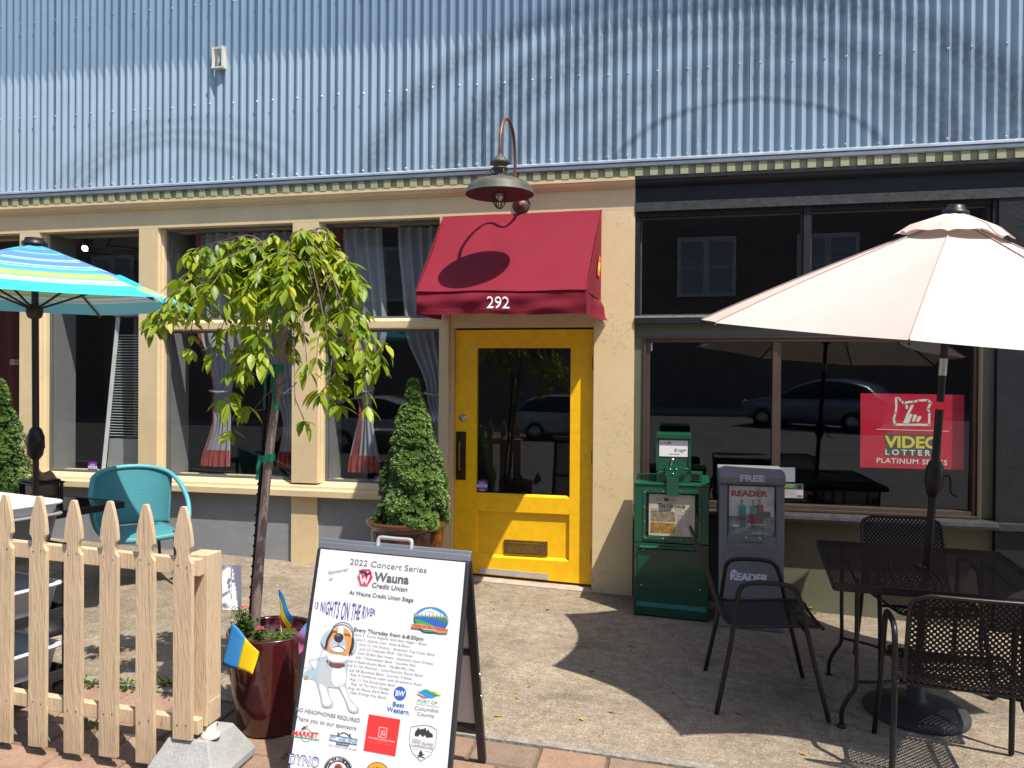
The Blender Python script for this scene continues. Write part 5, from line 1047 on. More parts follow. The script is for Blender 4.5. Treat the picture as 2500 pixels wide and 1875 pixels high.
# ------------------------------------------------------------------ sandwich board
BF = mat('black_board_frame', (.022, .022, .026), .45, var=.15); BG = mat('grey_aluminium_rail', (.26, .27, .30), .35, .6, var=.08)
SBx0, SBx1 = -1.532, -.852
gb_ = lambda x, y: G(x, y)
SB = thing('sandwich_board', 'white concert series sandwich board with a dog wearing headphones', 'sign', (-1.19, -3.25, G(-1.19, -3.25)))
def slope_z(x): return -.033*(x-SBx0)
T0 = Vector((SBx0, -3.1, .895)); B0v = Vector((SBx0, -3.415, G(SBx0, -3.415))); X1 = Vector((SBx1-SBx0, 0, slope_z(SBx1))); DN = (B0v-T0)
def bp(u, v, w=0):
    n = X1.cross(DN).normalized(); n = n if n.y < 0 else -n; return T0+X1*u+DN*v+n*w
def slab(b, u0, u1, v0, v1, w0, w1, m=0):
    vs = [bp(u, v, w) for w in (w0, w1) for u, v in ((u0, v0), (u1, v0), (u1, v1), (u0, v1))]
    b.add(vs, [(3, 2, 1, 0), (4, 5, 6, 7), (0, 1, 5, 4), (1, 2, 6, 5), (2, 3, 7, 6), (3, 0, 4, 7)], m)
b = MB(); slab(b, 0, .052, .0, 1, -.025, .004); slab(b, .948, 1, .0, 1, -.025, .004); slab(b, .052, .948, .955, 1, -.025, .004); b.build('front_frame', BF, SB, bevel=.006)
b = MB(); slab(b, .0, 1, -.028, -.001, -.035, -.003); slab(b, .002, .998, -.045, -.028, -.034, -.02); b.build('top_rail', BG, SB, bevel=.004)
b = MB(); slab(b, .025, .975, .004, .97, -.008, .0045); b.build('poster', mat('white_poster', (.60, .60, .625), .45, var=.015), SB)
RY = .31
def rp(u, v): return T0+X1*u+Vector((0, .03+(RY-.03)*v, -(T0.z-G(SBx0, -2.8))*v))
def rbar(b, u0, v0, u1, v1, w, th): b.bar(rp(u0, v0), rp(u1, v1), w, th, 0, (0, 1, 0))
b = MB(); rbar(b, .028, .0, .028, 1, .036, .026); rbar(b, .972, .0, .972, 1, .036, .026); rbar(b, .05, .44, .95, .44, .03, .022); rbar(b, .05, .83, .95, .83, .045, .022); rbar(b, .05, .03, .95, .03, .03, .022); b.build('rear_frame', BF, SB, bevel=.003)
b = MB(); b.add([rp(.05, .045)+Vector((0, .004, 0)), rp(.95, .045)+Vector((0, .004, 0)), rp(.95, .82)+Vector((0, .004, 0)), rp(.05, .82)+Vector((0, .004, 0))], [(0, 1, 2, 3)]); o = b.build('rear_panel', mat('white_panel_back', (.6, .6, .62), .5, var=.03), SB); md = o.modifiers.new('t', 'SOLIDIFY'); md.thickness = .004
b = MB()
for v in (.55, .66): b.lathe(rp(.972, v)+Vector((.019, 0, 0)), [(.012, 0), (.010, .006), (0, .007)], 10, 0, Matrix(((0, 0, 1), (1, 0, 0), (0, 1, 0))))
b.build('pivot_bolt', STEEL, SB)
b = MB(); hz = Vector((0, -.01, 0)); b.tube(smoothpts([bp(.39, -.03, -.018), bp(.39, -.055, -.018), bp(.405, -.066, -.018), bp(.50, -.066, -.018), bp(.595, -.066, -.018), bp(.61, -.055, -.018), bp(.61, -.03, -.018)], 5), .0085, 8); b.build('handle', mat('silver_grip', (.45, .46, .48), .35, .4), SB)
# printed artwork
nB = X1.cross(DN); nB = nB if nB.y < 0 else -nB; PB = Plane(bp(0, 0, .0052), nB)
A_ = lambda x, y: (700+x/4.424, 1200+y/4.424)
B_ = lambda x, y: (680+x/4.424, 1500+y/4.424)
INK = [flat((.085, .09, .10)), flat((.50, .02, .07)), flat((.07, .07, .25)), flat((.16, .165, .175)), flat((.60, .03, .03)), flat((.02, .10, .38)), flat((.36, .40, .43)), flat((.57, .58, .60)), flat((.03, .28, .08)), flat((.02, .22, .50)), flat((.42, .20, .10)), flat((.06, .16, .05)), flat((.55, .24, .06)), flat((.03, .03, .035)), flat((.66, .30, .02)), flat((.28, .40, .47)), flat((.22, .36, .50)), flat((.60, .50, .02)), flat((.36, .42, .46)), flat((.16, .05, .05)), flat((.05, .08, .045)), flat((.10, .13, .22))]
b = MB()
def tx(s, p0, p1, h, m=0, f=A_, lay=2, **k): ptext(b, PB, s, f(*p0), f(*p1), h/4.424, m, lay, **k)
tx('2022 Concert Series', (680, 785), (1508, 880), 66, 3); tx('Sponsored', (450, 893), (665, 855), 38, 3, shear=.3); tx('by', (455, 962), (500, 958), 38, 3, shear=.3)
tx('Wauna', (938, 962), (1316, 998), 100, 0, bold=.028); tx('Credit Union', (918, 1032), (1300, 1084), 54, 0, bold=.016); tx('At Wauna Credit Union Stage', (672, 1108), (1366, 1194), 46, 0, bold=.014)
# hexagonal W mark with a bird across it
ppoly(b, PB, [A_(*p) for p in ((755, 925), (800, 835), (900, 840), (930, 930), (870, 1030), (785, 1022))], 18, 1); ppoly(b, PB, [A_(*p) for p in ((765, 922), (808, 838), (905, 842), (928, 930), (870, 1022), (795, 1015))], 1, 2)
pline(b, PB, [A_(*p) for p in ((795, 900), (815, 995), (840, 925), (858, 998), (890, 910))], 4.0, 7, 3); pline(b, PB, [A_(*p) for p in ((815, 880), (845, 905), (880, 865))], 2.5, 7, 3)
ppoly(b, PB, [A_(*p) for p in ((775, 845), (840, 862), (870, 880), (935, 868), (880, 895), (845, 918), (838, 895), (790, 868))], 13, 4)
# arched headline, letter by letter
s_ = '13 NIGHTS ON THE RIVER'; adv = []; w_ = 0
for ch_ in s_:
    if ch_ == ' ': adv.append((w_, 0)); w_ += .32; continue
    v, f, a0, a1, yy = glyphs(ch_); adv.append((w_, a1-a0)); w_ += (a1-a0)+.12
for ch_, (o_, wd) in zip(s_, adv):
    if ch_ == ' ': continue
    t = (o_+wd/2)/w_; x = 302+660*t; cyy = 1222+78*t+24*math.sin(math.pi*t); h = 58+142*math.sin(math.pi*min(1, t*1.03))**.9; hw_ = 660*wd/w_/2
    tx(ch_, (x-hw_, cyy+h/2-hw_*.118), (x+hw_, cyy+h/2+hw_*.118), h, 2, bold=.012)
# city seal
cx, cy = 1558, 1390
ppoly(b, PB, [A_(*p) for p in ell(cx, cy, 190, 146, 36, rot=4)], 10, 1); ppoly(b, PB, [A_(*p) for p in ell(cx, cy, 184, 141, 36, rot=4)], 9, 2)
ppoly(b, PB, [A_(*p) for p in ((1378, 1340), (1440, 1310), (1500, 1275), (1560, 1265), (1610, 1285), (1690, 1330), (1735, 1370), (1735, 1420), (1380, 1400))], 7, 3)
pline(b, PB, [A_(*p) for p in ((1500, 1310), (1540, 1290), (1580, 1310), (1600, 1295))], 1.2, 10, 4)
tree_ = [(1376, 1345)]
for k in range(18): x = 1380+k*20; tree_ += [(x, 1330-(8 if k % 2 else 30)+k*1.2), (x+10, 1355+k*1.2)]
tree_ += [(1742, 1430), (1372, 1400)]
ppoly(b, PB, [A_(*p) for p in tree_], 11, 5); ppoly(b, PB, [A_(*p) for p in ((1374, 1360), (1480, 1350), (1560, 1365), (1660, 1400), (1742, 1425), (1700, 1480), (1420, 1470))], 5, 6); ppoly(b, PB, [A_(*p) for p in ((1375, 1375), (1450, 1385), (1530, 1420), (1600, 1460), (1420, 1465))], 8, 7)
ppoly(b, PB, [A_(*p) for p in ((1348, 1430), (1450, 1425), (1560, 1450), (1680, 1475), (1745, 1490), (1738, 1530), (1640, 1528), (1540, 1500), (1440, 1480), (1345, 1468))], 10, 8); ppoly(b, PB, [A_(*p) for p in ((1440, 1482), (1540, 1500), (1620, 1520), (1560, 1520), (1480, 1512))], 8, 7)
tx('City of St. Helens', (1368, 1455), (1732, 1505), 26, 4, lay=9, bold=.03); tx('FOUNDED 1850', (1470, 1490), (1612, 1504), 10, 7, lay=10, bold=.03)
tx('Every Thursday from 6-8:30pm', (815, 178), (1562, 285), 42, 0, B_, bold=.018)
for s_, p0, p1 in (('June 2  Curtis Salgado with Alan Hager - Blues', (825, 225), (1600, 335)), ('June 9  Gabriel Cox - Rock & Blues', (835, 278), (1415, 358)), ("June 16  Hit Factory - America's Top Cover Band", (872, 330), (1685, 447)), ('June 23 Funktown PDX - Get Down', (872, 378), (1450, 462)), ('June 30 Bon Bon Vivant - Authentic New Orleans', (858, 425), (1672, 545)), ('July  7 Sweetwater Band - Country Hits', (832, 470), (1480, 563)), ('July14 Radio Rockit Band - 70s,80s,90s, Hits', (742, 507), (1470, 612)), ('July 21 Hit Machine - Local Favorite Dance Band', (742, 555), (1552, 672)), ('July 28 Bluewave Band - Journey Tribute', (762, 608), (1438, 706)), ('Aug. 4 Catherine Loyer with Strawberry Roan', (775, 655), (1545, 772)), ('Aug. 11 The Great Salsa Band', (767, 705), (1258, 780)), ('Aug. 18 The Horn Dawgs', (780, 755), (1193, 818)), ('Aug. 25 Macey Gard Band -', (752, 802), (1210, 866)), ('High Energy Pop Band', (772, 850), (1155, 910))): tx(s_, p0, p1, 27, 3, B_)
tx('NO HEADPHONES REQUIRED', (185, 1042), (877, 1168), 44, 3, B_, bold=.008); tx('Thank you to our sponsors', (180, 1138), (835, 1252), 50, 0, B_, shear=.08)
tx('MARKET', (150, 1302), (430, 1330), 52, 4, B_, bold=.03, shear=.1); pline(b, PB, [B_(*p) for p in ell(297, 1305, 62, 70, 20)], 1.1, 3, 1, closed=True); ppoly(b, PB, [B_(*p) for p in ((145, 1312), (340, 1335), (340, 1344), (145, 1321))], 8, 2); tx('fresh', (345, 1358), (437, 1366), 32, 8, B_, shear=.35, bold=.02); ppoly(b, PB, [B_(*p) for p in ((240, 1240), (275, 1208), (305, 1212), (285, 1235))], 20, 3); pline(b, PB, [B_(*p) for p in ((312, 1228), (318, 1205), (300, 1198))], 1.4, 10, 3)
tx('ST. HELENS', (550, 1352), (848, 1402), 48, 16, B_, bold=.035); pline(b, PB, [B_(*p) for p in ((558, 1300), (855, 1352))], 2.2, 21, 1); pline(b, PB, [B_(*p) for p in ((548, 1358), (845, 1410))], 2.2, 21, 1); pline(b, PB, [B_(*p) for p in ((635, 1312), (690, 1275), (735, 1285), (785, 1332))], 2.0, 13, 3)
ppoly(b, PB, [B_(*p) for p in ((625, 1380), (760, 1402), (758, 1425), (623, 1402))], 13, 3); tx('AUTO CENTER', (632, 1398), (750, 1418), 14, 7, B_, lay=4, bold=.02); tx('FORD • CHRYSLER • DODGE • JEEP • RAM', (540, 1415), (835, 1470), 13, 0, B_, bold=.01)
for x, y in ((640, 1300), (648, 1290), (765, 1315), (775, 1310)): pline(b, PB, [B_(x, y), B_(x+2, y-25)], 1.3, 13, 3)
ppoly(b, PB, [B_(*p) for p in ((975, 1078), (1317, 1135), (1260, 1533), (917, 1470))], 4, 1); pline(b, PB, [B_(*p) for p in ((1090, 1217), (1172, 1230), (1158, 1336), (1078, 1322))], 1.2, 7, 2, closed=True); tx('JG', (1098, 1300), (1146, 1308), 56, 7, B_); tx('THE JANE GARCIA TEAM', (968, 1335), (1250, 1385), 16, 7, B_, bold=.01, space=1.1); tx('IN ASSOCIATION WITH', (1040, 1368), (1180, 1392), 7, 12, B_); tx('KELLER WILLIAMS REALTY PROFESSIONALS', (968, 1378), (1250, 1425), 7, 12, B_)
ppoly(b, PB, [B_(*p) for p in ell(1312, 854, 67, 76, 28)], 5, 1); tx('BW', (1262, 878), (1362, 888), 62, 7, B_, bold=.03); tx('Best', (1232, 988), (1357, 1008), 52, 5, B_, bold=.012); tx('Western.', (1168, 1045), (1415, 1085), 56, 5, B_, bold=.012)
ppoly(b, PB, [B_(*p) for p in ((1500, 838), (1560, 822), (1620, 850), (1690, 885), (1720, 878), (1660, 905), (1600, 900), (1545, 860))], 9, 1); ppoly(b, PB, [B_(*p) for p in ((1545, 815), (1600, 808), (1650, 835), (1720, 868), (1755, 878), (1700, 880), (1640, 855), (1590, 828))], 8, 2); ppoly(b, PB, [B_(*p) for p in ((1478, 860), (1520, 862), (1580, 895), (1620, 908), (1560, 902), (1520, 875))], 4, 2); ppoly(b, PB, [B_(*p) for p in ((1650, 825), (1700, 835), (1765, 880), (1720, 870))], 17, 3)
tx('PORT OF', (1500, 948), (1715, 975), 36, 8, B_); pline(b, PB, [B_(*p) for p in ((1478, 962), (1728, 1000))], .9, 3, 2); tx('Columbia', (1470, 1028), (1725, 1060), 42, 3, B_); tx('County', (1495, 1088), (1685, 1115), 42, 3, B_)
shd = [(1555, 1195), (1640, 1205), (1712, 1250), (1712, 1290), (1690, 1430), (1640, 1520), (1535, 1588), (1450, 1500), (1412, 1400), (1418, 1300), (1432, 1215)]
pline(b, PB, [B_(*p) for p in shd], 1.2, 3, 1, closed=True)
fo = [(1470, 1310), (1478, 1262), (1500, 1240), (1516, 1218), (1528, 1245), (1548, 1235), (1560, 1240), (1585, 1225), (1605, 1262), (1618, 1240), (1636, 1275), (1665, 1290), (1668, 1325), (1600, 1330), (1580, 1300), (1560, 1325), (1530, 1290), (1510, 1318)]
ppoly(b, PB, [B_(*p) for p in fo], 13, 1); tx('ST HELENS', (1440, 1350), (1530, 1365), 16, 3, B_); tx('SAND ISLAND', (1440, 1382), (1670, 1425), 32, 3, B_); tx('CAMPGROUND', (1427, 1425), (1672, 1463), 32, 3, B_); pline(b, PB, [B_(*p) for p in ((1450, 1450), (1510, 1460))], .7, 3, 1); pline(b, PB, [B_(*p) for p in ((1580, 1475), (1650, 1488))], .7, 3, 1)
pline(b, PB, [B_(*p) for p in ((1505, 1545), (1575, 1510))], 2, 13, 1); pline(b, PB, [B_(*p) for p in ((1500, 1520), (1575, 1550))], 2, 13, 1); ppoly(b, PB, [B_(*p) for p in ((1520, 1520), (1518, 1490), (1540, 1462), (1548, 1485), (1560, 1500), (1550, 1522))], 13, 1)
tx('DYNO', (105, 1608), (430, 1655), 118, 2, B_, bold=.02); tx('DYNO', (112, 1606), (424, 1652), 100, 7, B_, lay=3, bold=-.006)
tx('Brewing', (95, 1690), (300, 1715), 60, 2, B_, bold=.02)
ppoly(b, PB, [B_(*p) for p in ell(640, 1690, 158, 158, 40)], 13, 1); pline(b, PB, [B_(*p) for p in ell(640, 1690, 150, 150, 40)], .8, 7, 2, closed=True); ppoly(b, PB, [B_(*p) for p in ell(640, 1690, 98, 98, 36)], 7, 3); ppoly(b, PB, [B_(*p) for p in ell(645, 1672, 48, 60, 24)], 4, 4); ppoly(b, PB, [B_(*p) for p in ((610, 1650), (640, 1625), (672, 1650), (655, 1690), (625, 1690))], 20, 5)
for k, c_ in enumerate('DISTILLING & COO'):
    if c_ == ' ': continue
    q = rad(188+k*11.2); x, y = 640+113*math.cos(q), 1690+113*math.sin(q); ux_, uy2 = -math.sin(q), math.cos(q); tx(c_, (x-9*ux_, y-9*uy2), (x+9*ux_, y+9*uy2), 30, 7, B_, lay=4, bold=.01)
ppoly(b, PB, [B_(*p) for p in ell(1065, 1725, 130, 130, 36)], 13, 1); ppoly(b, PB, [B_(*p) for p in ell(1065, 1725, 121, 121, 36)], 14, 2); ppoly(b, PB, [B_(*p) for p in ((980, 1700), (1000, 1655), (1015, 1690), (1030, 1640), (1050, 1690), (1065, 1630), (1082, 1690), (1100, 1645), (1120, 1690), (1135, 1665), (1150, 1710), (1150, 1790), (980, 1790))], 13, 3)
# dog with headphones (photo print): body, chest, legs, head, muzzle, cans
def dg(pts, m, lay, sm=True):
    if sm:
        P_ = [Vector((p[0], p[1], 0)) for p in pts]; n = len(P_); out = []
        for i in range(n):
            a, c, d, e = P_[i-1], P_[i], P_[(i+1) % n], P_[(i+2) % n]
            for k in range(4):
                t = k/4; q = .5*((2*c)+(d-a)*t+(2*a-5*c+4*d-e)*t*t+(3*c-a-3*d+e)*t**3); out.append((q.x, q.y))
        pts = out
    ppoly(b, PB, [B_(*p) for p in pts], m, lay)
dg([(430, 480), (520, 450), (640, 440), (735, 500), (745, 600), (735, 720), (720, 820), (640, 800), (560, 790), (470, 780), (400, 720), (350, 700), (275, 680), (270, 640), (330, 590), (400, 580)], 15, 1)
dg([(440, 500), (560, 470), (700, 520), (735, 640), (720, 760), (640, 790), (520, 780), (430, 700), (420, 600)], 6, 2); dg([(600, 560), (700, 560), (730, 680), (690, 770), (600, 770), (570, 660)], 7, 3)
dg([(410, 690), (500, 700), (540, 800), (560, 900), (595, 960), (580, 1000), (520, 1008), (470, 985), (455, 900), (430, 800)], 6, 3); dg([(440, 760), (500, 780), (540, 880), (570, 960), (520, 990), (480, 960), (465, 880)], 7, 4)
dg([(640, 760), (730, 760), (760, 880), (830, 980), (875, 1030), (850, 1062), (790, 1060), (750, 1030), (730, 950), (690, 860)], 6, 3); dg([(670, 790), (725, 800), (765, 920), (840, 1010), (830, 1045), (780, 1040), (745, 960), (700, 870)], 7, 4)
for x, y in ((500, 985), (530, 992), (560, 985), (790, 1040), (815, 1048), (845, 1040)): pline(b, PB, [B_(x, y-18), B_(x-2, y+10)], .9, 18, 5)
dg([(300, 660), (320, 670), (318, 700), (285, 700), (272, 680)], 10, 2)
dg([(515, 490), (590, 525), (700, 530), (712, 560), (640, 580), (560, 555)], 19, 5); pline(b, PB, [B_(*p) for p in ((545, 510), (535, 550))], 1.4, 18, 6)
dg([(530, 400), (640, 430), (760, 420), (740, 500), (640, 520), (540, 490)], 7, 4)
dg([(575, 190), (640, 140), (720, 150), (775, 200), (790, 280), (770, 380), (740, 440), (660, 430), (560, 415), (525, 370), (530, 270)], 12, 6)
dg([(650, 140), (700, 145), (700, 200), (690, 260), (640, 240), (640, 190)], 7, 7); dg([(590, 250), (640, 200), (700, 220), (730, 300), (730, 370), (690, 410), (620, 410), (565, 380), (550, 320)], 6, 8)
dg([(600, 330), (650, 350), (710, 340), (715, 380), (680, 408), (620, 405), (575, 375)], 7, 9); dg([(598, 245), (625, 208), (680, 210), (702, 250), (680, 290), (650, 302), (615, 285)], 13, 10); dg([(612, 228), (650, 214), (672, 222), (640, 240)], 21, 11)
pline(b, PB, [B_(*p) for p in ((585, 355), (615, 345), (650, 340), (690, 358), (715, 385))], 1.3, 13, 11); pline(b, PB, [B_(*p) for p in ((580, 190), (605, 180), (635, 190))], 2.2, 19, 10); pline(b, PB, [B_(*p) for p in ((715, 210), (745, 215), (775, 228))], 2.2, 19, 10); pline(b, PB, [B_(*p) for p in ((652, 300), (650, 342))], 1, 13, 11)
pline(b, PB, [B_(*p) for p in ell(690, 215, 122, 128, 18, 205, 355, 10)], 3.4, 21, 9); pline(b, PB, [B_(*p) for p in ell(690, 213, 122, 128, 18, 215, 350, 10)], 1.0, 18, 10)
dg([(580, 150), (560, 190), (520, 260), (500, 355), (525, 357), (545, 270), (585, 190)], 13, 10); dg([(560, 165), (510, 190), (470, 240), (462, 300), (485, 340), (505, 350), (525, 260)], 18, 9); dg([(530, 190), (490, 225), (475, 280), (490, 320), (510, 260)], 15, 10)
dg([(795, 225), (815, 270), (812, 350), (790, 410), (760, 440), (770, 380), (790, 300)], 13, 10); dg([(812, 250), (842, 290), (850, 340), (832, 385), (795, 425), (800, 370), (815, 320)], 18, 9)
pline(b, PB, [B_(*p) for p in ((482, 345), (470, 400), (440, 475), (340, 487), (330, 505), (382, 585), (330, 562), (290, 570), (262, 590))], 1.0, 3, 6)
b.build('print', INK, SB)

# ------------------------------------------------------------------ teal wicker chair
def wicker():
    m = mat('teal_wicker', (.07, .31, .36), .45, var=.06); N, L = nodes(m); b = N['Principled BSDF']; uv = N.new('ShaderNodeUVMap')
    br = N.new('ShaderNodeTexBrick'); br.inputs['Scale'].default_value = 1; br.inputs['Brick Width'].default_value = .026; br.inputs['Row Height'].default_value = .0105; br.inputs['Mortar Size'].default_value = .0016; br.inputs['Mortar Smooth'].default_value = 1; br.inputs['Bias'].default_value = 0
    L.new(uv.outputs[0], br.inputs[0]); bn = N.new('ShaderNodeBump'); bn.invert = True; bn.inputs['Strength'].default_value = 1; bn.inputs['Distance'].default_value = .012; L.new(br.outputs['Fac'], bn.inputs['Height']); L.new(bn.outputs[0], b.inputs['Normal']); return m
WK = wicker(); TEAL = mat('teal_wrapped_rim', (.075, .32, .37), .4, var=.12, vs=60, scale=(1, 1, 6), bump=.3, bs=70)
cwx, cwy = -4.13, -.92; WC = thing('wicker_chair', 'teal woven armchair with a rounded back behind the picket fence', 'chair', (cwx, cwy, G(cwx, cwy)), rad(48))
def bk(u, v):   # wrap-around back, front is -y
    q = rad(-66+132*u); R_ = .275+.035*v; x = R_*math.sin(q)*1.08; y = .02+.25*math.cos(q)*(1+.15*v); top = .90-.065*abs(u*2-1)**2.2
    return (x, y+.05*v, .43+(top-.43)*v*1.0)
b = MB(); b.grid(bk, 44, 16, 0, True, lambda u, v: (u*.85, v*.45)); o = b.build('backrest', WK, WC, local=True); md = o.modifiers.new('t', 'SOLIDIFY'); md.thickness = .012
b = MB(); b.grid(lambda u, v: ((u-.5)*.52*(1-.15*v*v), -.29+.52*v, .435-.012*math.sin(math.pi*u)-.035*max(0, .12-v)/.12), 16, 16, 0, True, lambda u, v: (u*.5, v*.5)); o = b.build('seat', WK, WC, local=True); md = o.modifiers.new('t', 'SOLIDIFY'); md.thickness = .03
WC.scale = (.93, .93, .96)
b = MB(); top = [Vector(bk(k/30, 1)) for k in range(31)]
ar = lambda s: [Vector((s*.335, .03, .785)), Vector((s*.355, -.07, .72)), Vector((s*.362, -.18, .635)), Vector((s*.345, -.27, .52)), Vector((s*.28, -.30, .425))]
mid_ = top
pts = smoothpts(list(reversed(ar(-1)))+mid_[::3]+ar(1), 5); b.tube(pts, .019, 10); b.build('arm_rail', TEAL, WC, local=True)
for sx, sy, fx_, fy_ in ((-.24, -.25, -.25, -.28), (.24, -.25, .25, -.28), (-.2, .2, -.24, .27), (.2, .2, .24, .27)):
    b = MB(); b.tube([(sx, sy, .43), ((sx+fx_)/2, (sy+fy_)/2, .22), (fx_, fy_, 0)], .0135, 8); b.build('leg', BRN, WC, local=True)

# ------------------------------------------------------------------ black glass table, bus cart, tubs, lantern box
BGL = mat('black_glass', (.008, .010, .011), .06, var=.1, coat=.3)
tX, tY = -4.42, -1.75; GT = thing('patio_table', 'square black glass patio table under the turquoise umbrella', 'table', (tX, tY, G(tX, tY)), rad(-13)); th_ = .70
b = MB(); b.box(-.45, .45, -.45, .45, th_, th_+.008); b.build('glass_top', BGL, GT, local=True, bevel=.002)
b = MB()
for a in ((-.47, .47, -.47, -.4505), (-.47, .47, .4505, .47), (-.47, -.4505, -.4505, .4505), (.4505, .47, -.4505, .4505)): b.box(*a, th_-.035, th_+.012)
b.build('rim', BLK, GT, local=True, bevel=.004)
for sx in (-1, 1):
    for sy in (-1, 1): b = MB(); b.tube([(sx*.42, sy*.42, th_-.02), (sx*.43, sy*.43, 0)], .018, 8); b.build('leg', BLK, GT, local=True)
bx, by = at(100, 1200, -1.60).x, -1.60; zt_ = G(tX, tY)+th_+.012
LB = thing('table_heater', 'small black square lantern heater standing on the glass table', 'lantern', (bx, by, zt_), rad(-20))
b = MB(); b.box(-.10, .10, -.10, .10, .0, .02); b.build('base', BLK, LB, local=True, bevel=.004)
for sx in (-1, 1):
    for sy in (-1, 1): b = MB(); b.box(sx*.092-.009, sx*.092+.009, sy*.092-.009, sy*.092+.009, .02, .135); b.build('corner_post', mat('rusted_black_steel', (.05, .03, .022), .5, .5, var=.5, vs=25), LB, local=True)
b = MB(); b.box(-.082, .082, -.082, .082, .021, .134); b.build('glass', BGL, LB, local=True); b = MB(); b.box(-.11, .11, -.11, .11, .136, .15); b.box(-.09, .09, -.09, .09, .15, .165); b.build('lid', BLK, LB, local=True, bevel=.006)
lf = at(85, 1160, -1.5); t = thing('crumpled_bag', 'brown crumpled paper on top of the black lantern', 'paper bag', (bx, by, zt_+.166)); b = MB()
random.seed(4); b.grid(lambda u, v: (bx-.07+.16*u+.012*math.sin(v*9), by-.06+.12*v+.012*math.sin(u*11), zt_+.167+.055*math.sin(math.pi*u)*math.sin(math.pi*v)**.5*(1+.35*math.sin(u*13+v*7))), 14, 10, 0, False); b.build('paper', mat('brown_paper', (.24, .15, .085), .85, var=.2, vs=30), t)
CART = Vector((-3.49, -2.86, 0)); CART.z = G(CART.x, CART.y)
CT = thing('utility_cart', 'black three tier bus cart standing behind the picket fence', 'cart', CART, rad(-14))
hx, hy = .35, .215; tiers = (.08, .40, .72)
for z in tiers:
    b = MB(); b.box(-hx, hx, -hy, hy, z, z+.012)
    for a in ((-hx, hx, -hy, -hy+.014), (-hx, hx, hy-.014, hy), (-hx, -hx+.014, -hy+.0141, hy-.0141), (hx-.014, hx, -hy+.0141, hy-.0141)): b.box(*a, z+.0121, z+.055)
    b.build('shelf', mat('black_cart_plastic', (.018, .018, .02), .4, var=.1), CT, local=True, bevel=.004)
for sx in (-1, 1):
    for sy in (-1, 1):
        b = MB(); b.bar((sx*(hx-.02), sy*(hy-.015), .06), (sx*(hx-.02), sy*(hy-.015), .78), .028, .028); b.build('post', BLK, CT, local=True)
        b = MB(); b.lathe((sx*(hx-.03), sy*(hy-.03), .045), [(.0, -.013), (.045, -.013), (.047, 0), (.045, .013), (0, .013)], 18, 0, Matrix(((0, 0, 1), (1, 0, 0), (0, 1, 0)))); b.box(sx*(hx-.03)-.02, sx*(hx-.03)+.02, sy*(hy-.03)-.012, sy*(hy-.03)+.012, .06, .095); b.build('caster', BLK, CT, local=True)
TUBW = mat('white_tub_plastic', (.70, .70, .72), .35, var=.03); TUBG = mat('grey_tub_plastic', (.22, .22, .24), .4, var=.05)
def tub(label, dz, mt, dx=0, dy=0):
    t = thing('bus_tub', label, 'tub', CART+Vector((dx, dy, dz)), rad(-14), group='bus tubs on the cart'); b = MB()
    def ring(w, d, z, r=.05, n=5): return [(sx*(w-r)+r*math.cos(q), sy*(d-r)+r*math.sin(q), z) for sx, sy, q0 in ((1, 1, 0), (-1, 1, 90), (-1, -1, 180), (1, -1, 270)) for q in [rad(q0+90*k/n) for k in range(n+1)]]
    rs = [ring(.27, .165, 0), ring(.275, .17, .01), ring(.30, .19, .145), ring(.315, .205, .148), ring(.32, .21, .158), ring(.315, .205, .166), ring(.296, .186, .164), ring(.265, .16, .014)]
    m = len(rs[0]); vs = [p for r_ in rs for p in r_]; b.add(vs, [(i*m+k, i*m+(k+1) % m, (i+1)*m+(k+1) % m, (i+1)*m+k) for i in range(len(rs)-1) for k in range(m)], 0, True)
    b.add(rs[0], [tuple(range(m))[::-1]]); b.add(rs[-1], [tuple(range(m))]); b.build('tub_shell', mt, t, local=True)
tub('white bus tub on top of the cart, uppermost of its stack', .835, TUBW); tub('grey bus tub nested under the white one on top of the cart', .775, TUBG)
tub('white bus tub on the middle shelf of the cart', .413, TUBW); tub('white bus tub on the bottom shelf of the cart', .093, TUBW)

# ------------------------------------------------------------------ inside the cream windows: curtains, heater, spotlights
CURT = mat('grey_curtain_lining', (.27, .285, .325), .9, var=.08, vs=6, bump=.1, bs=200, trans=.12); CRED = mat('red_patterned_trim', (.22, .03, .03), .85, var=.6, vs=45)
def curtain(label, prof, y, pleats, trim=None, hem=False, seed=0, side=0):
    """prof: list of (z, xl, xr)"""
    t = thing('curtain', label, 'curtain', (prof[0][1], y, prof[-1][0])); zs_ = [p[0] for p in prof]
    def lr(z):
        for (za, la, ra), (zb2, lb, rb) in zip(prof[:-1], prof[1:]):
            if za >= z >= zb2:
                k = (za-z)/(za-zb2); k = k*k*(3-2*k); return la+(lb-la)*k, ra+(rb-ra)*k
        return prof[-1][1:]
    def fn(u, v, off=0):
        z = zs_[0]+(zs_[-1]-zs_[0])*v; l, r = lr(z); w = r-l; am = min(.04, .10*w/pleats*3)
        return (l+w*u, y+off+am*math.sin(u*pleats*2*math.pi+seed+math.sin(v*3+seed)*.6)+.012*math.sin(v*5+u*9+seed), z)
    b = MB(); b.grid(fn, pleats*10, 40); b.build('drape', CURT, t)
    if trim is not None:
        b = MB(); b.grid(lambda u, v: fn(trim[0]+(trim[1]-trim[0])*u, v, -.006), 6, 40); b.build('trim', CRED, t)
    if hem: b = MB(); b.grid(lambda u, v: fn(u, .93+.07*v, -.008), pleats*10, 3); b.build('hem', CRED, t)
    if hem:
        zt = prof[len(prof)//2][0]; l, r = lr(zt); b = MB(); b.tube([(l-.01, y-.03, zt), ((l+r)/2, y-.06, zt-.015), (r+.01, y-.03, zt)], .012, 6); b.build('tieback', CURT, t)
CY = .25
pX = lambda px, y=CY: at(px, 800, y).x
pZ = lambda px, py, y=CY: at(px, py, y).z
